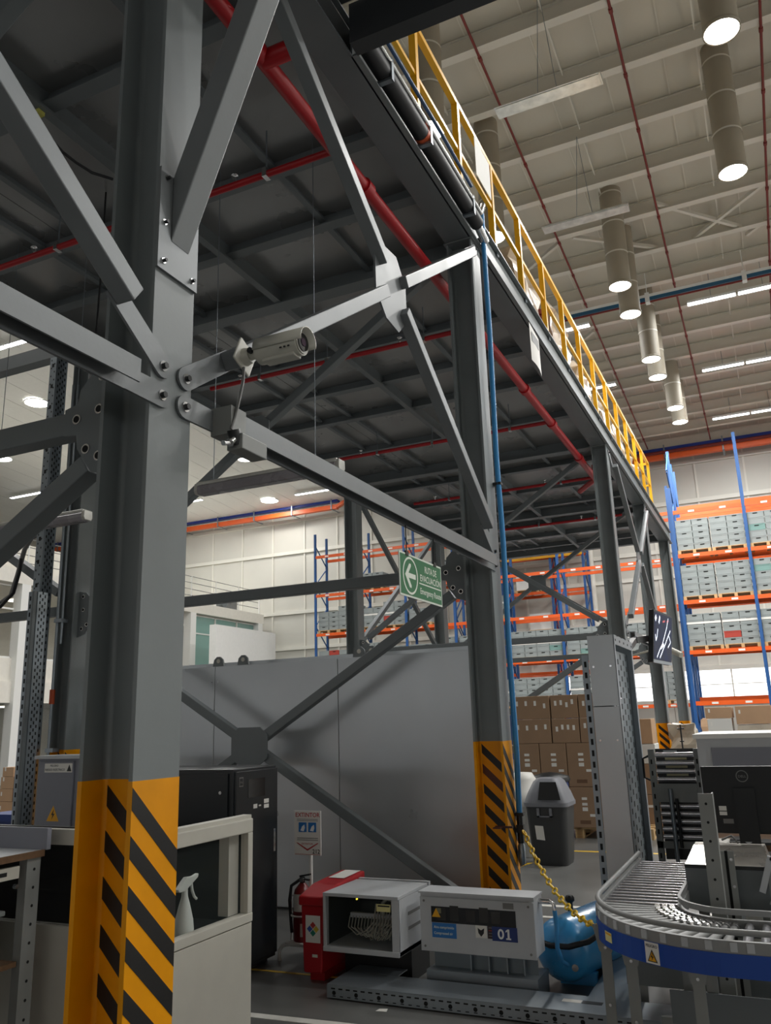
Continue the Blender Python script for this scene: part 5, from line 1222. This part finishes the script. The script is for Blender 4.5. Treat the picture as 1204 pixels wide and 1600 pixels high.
# grey equipment behind the monitor
t = thing('grey_machine', 'light grey machine top behind the monitor', 'machine', (0.2,6.5,0))
part(t, 'body', MB().box(-0.55,1.2,6.25,7.2,0.05,1.50), cabwhite); part(t, 'recess', MB().box(-0.46,1.1,6.24,6.249,1.30,1.44), eboxm)
part(t, 'top_edge', MB().box(-0.57,1.22,6.23,7.2,1.50,1.53), whitep); part(t, 'feet', MB().box(-0.5,1.1,6.4,7.1,0,0.05), blackm)
# ---- bins
t = thing('waste_bin', 'dark grey waste bin with light grey dome lid', 'bin', (-2.66,10.3,0))
def rbox(x,y,z,wx,wy,r,n=5):
    pts = []
    for (sx,sy,a0) in ((1,1,0),(-1,1,90),(-1,-1,180),(1,-1,270)):
        for i in range(n): a = math.radians(a0+90*i/(n-1)); pts.append((x+sx*(wx/2-r)+r*math.cos(a), y+sy*(wy/2-r)+r*math.sin(a), z))
    return pts
def loft(secs, cap=True):
    n = len(secs[0]); vs = [p for s in secs for p in s]; b = MB()
    b.add(vs, [(k*n+i,k*n+(i+1)%n,(k+1)*n+(i+1)%n,(k+1)*n+i) for k in range(len(secs)-1) for i in range(n)], True)
    if cap: b.add(vs, [tuple(range(n))[::-1], tuple(range((len(secs)-1)*n, len(secs)*n))])
    return b
bx, by = -2.66, 10.32
part(t, 'body', loft([rbox(bx,by,0.0,0.40,0.40,0.08),rbox(bx,by,0.04,0.42,0.42,0.08),rbox(bx,by,0.66,0.50,0.50,0.08)]), bingrey)
part(t, 'lid_rim', loft([rbox(bx,by,0.655,0.54,0.54,0.09),rbox(bx,by,0.70,0.54,0.54,0.09)]), lidgrey)
part(t, 'lid', loft([rbox(bx,by,0.70,0.53,0.53,0.09),rbox(bx,by+0.01,0.80,0.45,0.49,0.08),rbox(bx,by+0.03,0.93,0.33,0.38,0.08),rbox(bx,by+0.03,0.965,0.26,0.30,0.08)]), lidgrey)
part(t, 'lid_opening', MB().add([(bx-0.07,by-0.276,0.735),(bx+0.20,by-0.276,0.735),(bx+0.135,by-0.180,0.93),(bx-0.06,by-0.180,0.93)],[(0,1,2,3)]), darkhole)
part(t, 'handle', MB().box(bx-0.10,bx-0.07,by-0.265,by-0.24,0.54,0.64).box(bx+0.05,bx+0.08,by-0.265,by-0.24,0.54,0.64).box(bx-0.10,bx+0.08,by-0.265,by-0.25,0.54,0.555), lidgrey)
part(t, 'notice', MB().add([(bx-0.13,by-0.228,0.29),(bx-0.03,by-0.228,0.28),(bx-0.04,by-0.24,0.44),(bx-0.14,by-0.24,0.445)],[(0,1,2,3)]), paper)
t = thing('white_bin', 'white round bin partly hidden behind the blue hose', 'bin', (-3.08,10.75,0))
part(t, 'body', MB().lathe([(0.15,0),(0.16,0.02),(0.19,0.70),(0.20,0.72)], (-3.1,10.75,0), 20), binwhite)
part(t, 'lid', MB().lathe([(0.21,0.60),(0.21,0.76),(0.18,0.78),(0.17,0.92),(0.12,1.0),(0.01,1.01)], (-3.1,10.75,0), 20), binwhite)
t = thing('blue_bin', 'blue drum with black lid behind the waste bin', 'bin', (-2.92,11.35,0))
part(t, 'body', MB().lathe([(0.22,0),(0.24,0.3),(0.24,0.85)], (-2.9,11.35,0), 20), binblue)
part(t, 'lid', MB().lathe([(0.26,0.85),(0.27,0.88),(0.25,0.92),(0.1,0.96),(0.01,0.97)], (-2.9,11.35,0), 20), blackm)
# ================================================================== RACKS AND STOCK
def pallet_mesh(wx=1.06, wy=1.0):
    b = MB()
    for i in range(5): b.box(-wx/2, wx/2, -wy/2+i*(wy-0.12)/4, -wy/2+i*(wy-0.12)/4+0.12, 0.12, 0.142)
    for x in (-wx/2, -0.05, wx/2-0.1):
        b.box(x, x+0.1, -wy/2, wy/2, 0.098, 0.12); b.box(x, x+0.1, -wy/2, wy/2, 0.0, 0.02)
        for y in (-wy/2, -0.06, wy/2-0.12): b.box(x, x+0.1, y, y+0.12, 0.02, 0.098)
    return mesh('pallet', b, wood)
PAL = pallet_mesh(); 
def crate_mesh(m, wx=0.525, wy=0.7, h=0.211):
    b = MB(); b.box(-wx/2+0.008, wx/2-0.008, -wy/2+0.008, wy/2-0.008, 0.0, h-0.04); b.box(-wx/2, wx/2, -wy/2, wy/2, h-0.04, h-0.006)
    b.box(-wx/2, wx/2, -wy/2, -wy/2+0.008, 0.0, 0.02)
    for x in (-wx/2+0.03, wx/2-0.05): b.box(x, x+0.02, -wy/2+0.001, -wy/2+0.008, 0.02, h-0.04)
    return mesh('crate', b, m)
CR = {m: crate_mesh(mm) for m, mm in (('g',crate_g),('r',crate_r),('t',crate_t),('d',crate_d))}
CRN = {'g':'grey','r':'red','t':'teal','d':'dark grey'}
HAND = mesh('handle_slot', MB().box(-0.07,0.07,-0.353,-0.3505,0.135,0.165), darkhole)
def place(name, me, loc, label, cat, group=None):
    o = bpy.data.objects.new(name, me); COL.objects.link(o); o.location = loc; ORG[o.name] = Vector(loc); props(o, label, cat, group); return o
def pallet(x, y, z, where, group):
    return place('pallet', PAL, (x,y,z), 'wooden pallet %s' % where, 'pallet', group)
def crate_load(x, y, z, where, rows=5, odd={}, band=None, group='stacked crates in the racks'):
    pallet(x, y, z, 'under crates, %s' % where, 'pallets in the racks')
    for r in range(rows):
        for c in range(2):
            k = odd.get((r,c),'g')
            o = place('crate', CR[k], (x-0.265+0.53*c, y-0.1, z+0.143+0.212*r), '%s crate, %s of the %s column, %s' % (CRN[k], ORD[r], ('left','right')[c], where), 'crate', group)
            if (r+c) % 2 == 0 or c == 1: inst(o, 'handle_slot', HAND, (x-0.265+0.53*c, y-0.1, z+0.143+0.212*r))
    if band is not None:
        zz = z+0.143+0.212*band+0.08
        solo('wrapping_band', 'white wrapping band round the crates, %s' % where, 'band', MB().box(x-0.53,x+0.53,y-0.456,y-0.4535,zz,zz+0.07), paper, 'wrapping bands')
def rack(label, xs, y0, depth, top, levels, skip=(), stickers=True, group='pallet racks', first_top=None):
    t = thing('pallet_rack', label, 'rack', ((xs[0]+xs[-1])/2, y0, 0), group)
    for i, x in enumerate(xs):
        for yy in (y0, y0+depth):
            part(t, 'upright', MB().box(x-0.05,x+0.05,yy-0.04,yy+0.04,0.01,first_top if (first_top and i == 0 and yy == y0) else top), rackblue)
            part(t, 'foot_plate', MB().box(x-0.08,x+0.08,yy-0.07,yy+0.07,0,0.01), rackblue)
        z = 0.4; s = 1
        while z + 1.0 < top:
            part(t, 'frame_brace', MB().bar((x,y0+(0 if s > 0 else depth),z),(x,y0+(depth if s > 0 else 0),z+0.9),0.04,0.04,(1,0,0)), rackblue)
            z += 0.95; s = -s
    for li, z in enumerate(levels):
        for i in range(len(xs)-1):
            if (li, i) in skip: continue
            for yy in (y0-0.02, y0+depth+0.02):
                b = part(t, 'beam', MB().box(xs[i]+0.05,xs[i+1]-0.05,yy-0.03,yy+0.03,z-0.13,z), orange)
                if stickers and yy < y0:
                    for u in (0.28,0.72):
                        xx = xs[i]+(xs[i+1]-xs[i])*u; part(b, 'location_label', MB().box(xx-0.10,xx+0.10,yy-0.032,yy-0.03,z-0.10,z-0.035), paper)
    return t
# right-hand rack in front
Y1 = 29.0; X1 = [-2.47,-0.20,2.07,4.34]; L1 = [2.05,3.68,5.33,6.90,8.42]
rack('tall blue and orange pallet rack at the right, full of crates', X1, Y1, 1.1, 10.9, L1, first_top=9.25)
rack('pallet rack row directly behind the right rack', [-2.47,-0.20,2.07,4.34], 30.75, 1.1, 10.6, [2.2,3.85,5.5,7.1,8.95], stickers=False)
LN = ['lowest level','second level','third level','fourth level','top level']
for li, z in ((1,3.68),(2,5.33),(3,6.90)):
    for b in range(2):
        for s_, nm in ((0.585,'left'),(1.685,'right')):
            x = X1[b]+s_; odd = {}
            if li == 1 and b == 0 and s_ > 1: odd = {(1,0):'r'}
            if li == 2 and b == 1: odd = {(3,0):'t',(3,1):'t'}
            if li == 3 and b == 1: odd = {(2,0):'t'}
            crate_load(x, Y1+0.55, z, '%s pallet, %s, %s bay of right rack' % (nm, ['','second level','third level','fourth level'][li], ('first','second')[b]), 5, odd, band=(3 if li == 1 else None))
# second rack row further back
Y2 = 33.0; X2 = [-18.8+2.27*i for i in range(8)]
L2 = [2.05,3.95,5.72,7.52,9.35]
rack('long blue and orange pallet rack in the far row', X2, Y2, 1.1, 10.4, L2, skip=set())
for bi, xk, li, rows, odd in ((0,0.62,2,4,{}),(0,1.65,2,5,{}),(0,0.62,1,4,{(3,1):'r'}),(0,1.65,1,4,{}),(1,0.62,1,5,{}),(1,1.65,1,4,{}),(2,0.62,1,4,{(2,1):'r'}),(2,1.65,1,5,{}),(3,0.62,1,5,{}),
                              (4,0.62,1,5,{}),(4,1.65,1,5,{(1,1):'t'}),(5,0.62,1,5,{(0,1):'t'}),(5,1.65,1,5,{}),(6,0.62,1,5,{}),(1,0.62,2,4,{}),(1,1.65,2,5,{(1,0):'r'}),(2,0.62,2,3,{}),(3,1.65,2,4,{}),(2,1.65,3,4,{}),(1,0.62,3,3,{}),(3,0.62,3,3,{}),(4,0.62,0,5,{}),(4,1.65,0,5,{}),(5,0.62,0,5,{}),(3,1.65,0,5,{}),(6,1.5,0,5,{})):
    crate_load(X2[bi]+xk, Y2+0.55, L2[li], '%s pallet, %s, %s bay of far rack' % (('left','right')[xk > 1], LN[li], NTH[bi]), rows, odd, band=(2 if (bi+li) % 2 else None), group='stacked crates in the far racks')
# third row with white cartons
Y3 = 35.6; X3 = [-16.4+2.27*i for i in range(4)]
rack('rear pallet rack with white cartons seen right of the second column', [-12.9,-10.6,-8.35,-6.9], Y3, 1.1, 11.0, [1.9,3.6,5.3,7.1,8.85,10.5], stickers=False)
k = 0
for x, z in ((-12.27,8.85),(-11.18,8.85),(-8.93,8.85),(-7.62,8.85),(-11.9,7.1),(-9.5,7.1),(-9.0,5.3),(-11.9,5.3)):
    pallet(x, Y3+0.55, z, 'under white cartons, %s of the rear rack' % NTH[k], 'pallets in the racks')
    solo('white_carton', 'large white carton load, %s on the rear rack' % NTH[k], 'carton', MB().box(x-0.48,x+0.48,Y3+0.1,Y3+0.95,z+0.143,z+0.85), whitebox, 'white carton loads')
    k += 1
solo('yellow_guard_beam', 'yellow guard beam below the white cartons on the rear rack', 'beam', MB().box(-12.9,-6.9,Y3-0.10,Y3-0.06,8.55,8.66), gold)
solo('red_standpipe', 'thin red standpipe beside the rear rack end', 'pipe', MB().cyl((-8.6,37.2,0.0),(-8.6,37.2,12.0),0.05,8), redpipe)
# cable trays along the far wall
for x0, x1, l in ((-40,-19.5,'left of the column'),(-6.5,8.0,'above the right rack')):
    solo('blue_cable_tray', 'blue cable tray on the far wall %s' % l, 'cable tray', MB().box(x0,x1,36.6,36.9,12.98,13.12), navy, 'blue cable trays')
    t = thing('orange_cable_tray', 'orange cable tray on the far wall %s' % l, 'cable tray', (x1-4,36.6,12.6), 'orange cable trays')
    part(t, 'tray', MB().box(x0,x1,36.5,36.75,12.58,12.80), orange)
    x = x0+1
    while x < x1-0.3: part(t, 'bracket', MB().box(x-0.04,x+0.04,36.45,37.35,12.55,12.58).box(x-0.03,x+0.03,36.45,36.49,12.55,13.2), zinc); x += 2.4
    if x1 < 0: part(t, 'elbow', MB().bar((x1,36.62,12.70),(x1+0.75,36.62,13.05),0.25,0.16), orange)
# ------------------------------------------------------------------ carton stack behind the second column
def stickers_on(par, x0, x1, y, z0, z1, n, rnd, m=paper):
    tall = (z1-z0) > 0.45
    for i in range(n):
        if tall: x = x0+(x1-x0)*0.42+(0.10 if i == 3 else 0); z = z1-0.18-0.075*min(i,3); w_, h_ = 0.075, 0.035+0.015*(i == 2)
        else: x = x0+0.06+(x1-x0-0.16)*i/max(1,n-1); z = (z0+z1)/2-0.02+0.05*rnd.random(); w_, h_ = 0.035, 0.07
        part(par, 'sticker', MB().box(x,x+w_,y-0.0015,y,z,z+h_), m)
def carton_(x0, x1, y0, y1, z0, z1, label, m=carton, n=4, seed=0, group='cartons on pallets', print_=True):
    rnd = random.Random(seed)
    o = solo('carton', label, 'carton', MB().box(x0+0.004,x1-0.004,y0,y1,z0,z1-0.004), m, group, bevel=0.006)
    part(o, 'flap_seam', MB().box((x0+x1)/2-0.002,(x0+x1)/2+0.002,y0+0.002,y1-0.002,z1-0.005,z1-0.0035), paperink)
    stickers_on(o, x0, x1, y0, z0, z1, n, rnd)
    if print_: part(o, 'printed_mark', MB().box(x0+0.12,x0+0.3 if x1-x0 > 0.4 else x0+0.27,y0-0.001,y0,z0+0.05,z0+0.10), mat('carton_print',(112,84,62),0.8))
    return o
yc0, yc1 = 12.42, 13.05
for i, x in enumerate((-3.28,-2.30)): place('pallet', PAL, (x-0.02,12.95,0), 'wooden pallet under the brown cartons, %s one' % ('left','right')[i], 'pallet', 'pallets under the cartons')
nm = ('leftmost','second from left','third from left','rightmost')
for i in range(4):
    a = -3.70+0.40*i
    carton_(a, a+0.398, yc0, yc1, 0.145, 0.70, 'brown carton, bottom layer behind the waste bin, %s' % nm[i], n=4, seed=i)
    carton_(a, a+0.398, yc0, yc1, 0.70, 1.31, 'brown carton, second layer of the stack, %s' % nm[i], n=4, seed=i+10)
for j, (z0, z1, ln_) in enumerate(((1.31,1.66,'third layer'),(1.66,2.0,'top layer'))):
    for i, (a, b_) in enumerate(((-3.68,-3.10),(-3.09,-2.68),(-2.675,-2.2))):
        carton_(a, b_, yc0+0.02*j, yc1, z0, z1, 'film wrapped brown carton, %s of the stack, %s' % (ln_, ('left','middle','right')[i]), n=4, seed=20+3*j+i, print_=False)
# cartons and bags farther right
place('pallet', PAL, (-1.0,18.5,0), 'wooden pallet under the wrapped load behind the monitor, left one', 'pallet', 'pallets under the cartons')
place('pallet', PAL, (0.1,18.5,0), 'wooden pallet under the wrapped load behind the monitor, right one', 'pallet', 'pallets under the cartons')
for i, (a, b_, z0, z1, m, l) in enumerate(((-1.36,-0.86,0.145,1.28,film,'film wrapped grey load behind the monitor, left one'),(-0.82,-0.12,0.145,1.42,film,'film wrapped load behind the monitor, middle one'),(-0.08,0.6,0.145,1.42,film,'film wrapped load behind the monitor, right one'))):
    wrapped('wrapped_load', l, a, b_, 18.0, 19.0, z0, z1, m, 'wrapped loads behind the monitor', 0.03, 40+i)
for i, (a, b_, z0, z1, l) in enumerate(((-1.34,-0.88,1.30,1.56,'white topped carton on the left wrapped load'),(-1.36,-0.86,1.565,1.78,'flat brown carton on top at left behind the monitor'),(-0.80,-0.14,1.44,1.79,'brown carton on the middle wrapped load'))):
    carton_(a, b_, 18.05, 18.9, z0, z1, l, carton_l if i else whitebox, 1, 60+i, print_=False)
wrapped('crumpled_bag', 'crumpled white film bag right of the far striped column', -1.62, -1.22, 13.9, 14.4, 0.9, 1.52, film, None, 0.10, 77)
solo('bag_trolley', 'grey trolley under the crumpled film bag', 'trolley', MB().box(-1.68,-1.18,13.85,14.45,0.86,0.9).box(-1.66,-1.62,13.87,13.91,0,0.86).box(-1.24,-1.20,13.87,13.91,0,0.86).box(-1.66,-1.62,14.39,14.43,0,0.86).box(-1.24,-1.20,14.39,14.43,0,0.86), postgrey)
solo('black_rod_stand', 'thin black rod standing in front of the film bag', 'stand', MB().cyl((-1.36,13.2,0.0),(-1.36,13.2,1.52),0.012,8).cyl((-1.41,13.2,1.46),(-1.31,13.2,1.46),0.01,6).cyl((-1.39,13.2,1.28),(-1.33,13.2,1.28),0.01,6).cyl((-1.46,13.2,0.01),(-1.26,13.2,0.01),0.02,6), blackm)
for i, (a, b_, z0, z1, m) in enumerate(((-2.05,-1.70,0.0,0.55,carton),(-2.04,-1.72,0.55,0.98,carton),(-2.05,-1.72,0.98,1.26,whitebox),(-2.04,-1.74,1.26,1.62,carton_l))):
    carton_(a, b_, 13.0, 13.45, z0, z1, '%s carton in the narrow pile right of the galvanised tower' % ('lowest','second','white third','topmost')[i], m, 1, 80+i, print_=False)
solo('bullet_camera', 'small white bullet camera right of the wall screen', 'camera', MB().cyl((-1.30,12.0,2.56),(-1.10,11.85,2.44),0.04,14).box(-1.35,-1.28,12.0,12.05,2.50,2.64).cyl((-1.36,12.03,2.57),(-2.06,13.52,2.57),0.015,8), camwhite)
# far lower rack stock
for i in range(4):
    x = X1[0]+0.55+1.1*i
    wrapped('wrapped_load', 'film wrapped load on the floor under the right rack, %s from left' % NTH[i], x-0.45, x+0.45, Y1+0.1, Y1+1.0, 0, 1.5, carton_l, 'wrapped loads under the right rack', 0.06, 90+i)

# ================================================================== OFFICE BUILDING AT LEFT
of = thing('office_block', 'white two storey office block along the left side', 'building', (-26.5,24,0))
XO = -24.5
ys0, ys1 = 10.0, 36.9
part(of, 'floor_slab', MB().box(-30,XO+0.15,ys0,ys1,2.75,3.5), offwhite)
part(of, 'roof_slab', MB().box(-30,XO+0.3,ys0,ys1,6.95,7.45), offwhite)
part(of, 'rear_wall', MB().box(-30.2,-30,ys0,ys1,0,10), offwhite)
part(of, 'end_wall', MB().box(-30,XO,ys1,ys1+0.1,0,7.4), offwhite)
for y in (15.6,21.35,27.1,31.0,36.6):
    part(of, 'pillar', MB().box(XO-0.1,XO+0.3,y-0.2,y+0.2,0,6.95), pvc)
part(of, 'lit_ceiling', MB().box(-29.8,XO-0.3,ys0+0.2,ys1-0.2,6.90,6.92), offwhite)
for y in (13.5,18.5,23.5,29,34):
    for zz in (6.88,2.72): part(of, 'ceiling_lamp', MB().box(-27.5,-26.3,y-0.3,y+0.3,zz-0.02,zz), emit_off)
part(of, 'parapet', MB().box(XO-0.05,XO+0.05,ys0,ys1,3.5,4.3), offwhite)
for (a, b_) in ((15.8,18.4),(18.45,21.1),(21.6,24.3),(24.35,26.9),(31.2,33.0),(33.05,34.8),(34.85,36.4)):
    p = part(of, 'window_frame', MB().box(XO-0.04,XO+0.02,a,b_,4.30,4.36).box(XO-0.04,XO+0.02,a,b_,6.86,6.92).box(XO-0.04,XO+0.02,a,a+0.05,4.36,6.86).box(XO-0.04,XO+0.02,a,b_,6.02,6.08), pvc)
    part(p, 'upper_pane', MB().box(XO-0.02,XO-0.01,a+0.05,b_,6.08,6.86), teal_gl if a > 30 else glass_cl)
    part(p, 'lower_pane', MB().box(XO-0.02,XO-0.01,a+0.05,b_,4.36,6.02), teal_gl if a > 30 else glass_cl)
    part(p, 'ground_pane', MB().box(XO-0.02,XO-0.01,a+0.05,b_,0.1,2.72), teal_gl if a > 30 else glass_cl)
rl2 = thing('balcony_railing', 'thin railing on the roof of the white office block', 'railing', (XO,24,7.45))
for z in (7.75,8.05,8.35,8.65): part(rl2, 'rail', MB().cyl((XO+0.2,ys0,z),(XO+0.2,36.5,z),0.018,6), cableg)
y = ys0
while y < 36.6: part(rl2, 'baluster', MB().box(XO+0.18,XO+0.22,y-0.02,y+0.02,7.45,8.67), pvc); y += 1.9
solo('white_partition', 'large plain white partition box before the office glass', 'partition', MB().box(-22.15,-21.8,29.5,34.3,0,6.08), whitep)
for i, (yy, l) in enumerate(((33.4,'round motor unit on the office roof edge, left one'),(34.2,'square motor unit on the office roof edge, right one'))):
    solo('motor_unit', l, 'motor', MB().cyl((XO-0.1,yy,7.75),(XO+0.3,yy,7.75),0.28,14) if i == 0 else MB().box(XO-0.2,XO+0.3,yy-0.25,yy+0.25,7.45,8.0), steel_dk if i == 0 else cableg)
# desks and small things on the office upper floor
t = thing('office_desk', 'white desk with boxes behind the upper office window', 'desk', (-25.6,22.3,3.5))
part(t, 'top', MB().box(-26.2,-25.2,21.7,23.4,4.22,4.26), whitep); part(t, 'side', MB().box(-26.2,-25.2,21.7,21.74,3.5,4.22), whitep)
part(t, 'side', MB().box(-26.2,-25.2,23.36,23.4,3.5,4.22), whitep)
solo('desk_carton', 'small carton on the upper office desk', 'carton', MB().box(-25.6,-25.2,22.1,22.6,4.261,4.75), carton_l)
solo('office_chair_back', 'purple chair back at the left edge upstairs', 'chair', MB().box(-25.2,-25.1,20.5,20.9,4.0,4.75).box(-25.3,-25.1,20.5,20.9,3.95,4.0).cyl((-25.2,20.7,3.5),(-25.2,20.7,3.95),0.04,8), mat('chair_purple',(96,30,70),0.6))
# cartons, sheets and tray on the floor at left
rnd = random.Random(3)
place('pallet', PAL, (-13.5,12.4,0), 'wooden pallet under the small cartons at the far left', 'pallet', 'pallets at the left')
cl = [(-13.98,0.42,0.145,0.42),(-13.55,0.40,0.145,0.45),(-13.98,0.38,0.42,0.66),(-13.58,0.36,0.45,0.70),(-13.95,0.36,0.66,0.88),(-13.57,0.33,0.70,0.95),(-13.92,0.3,0.88,1.06)]
for i, (a, wd, z0, z1) in enumerate(cl):
    carton_(a, a+wd, 12.05, 12.5, z0, z1, 'small light carton in the pile at far left, %s from the floor' % NTH[i], carton_l, 1, 100+i, 'cartons in the far left pile', False)
t = thing('sheet_stack', 'stack of white sheets right of the far left cartons', 'paper stack', (-12.0,11.3,0))
for i in range(7): part(t, 'sheet', MB().box(-12.35-0.02*(i%2),-11.75,11.1,11.5,0.16+0.05*i,0.195+0.05*i), paper)
part(t, 'base', MB().box(-12.35,-11.75,11.1,11.5,0,0.16), wood)
solo('blue_tray', 'blue plastic tray at the left edge above the workbench', 'tray', MB().box(-11.3,-10.55,9.5,10.0,0.40,0.50).box(-11.25,-10.6,9.55,9.95,0,0.40), navylab)
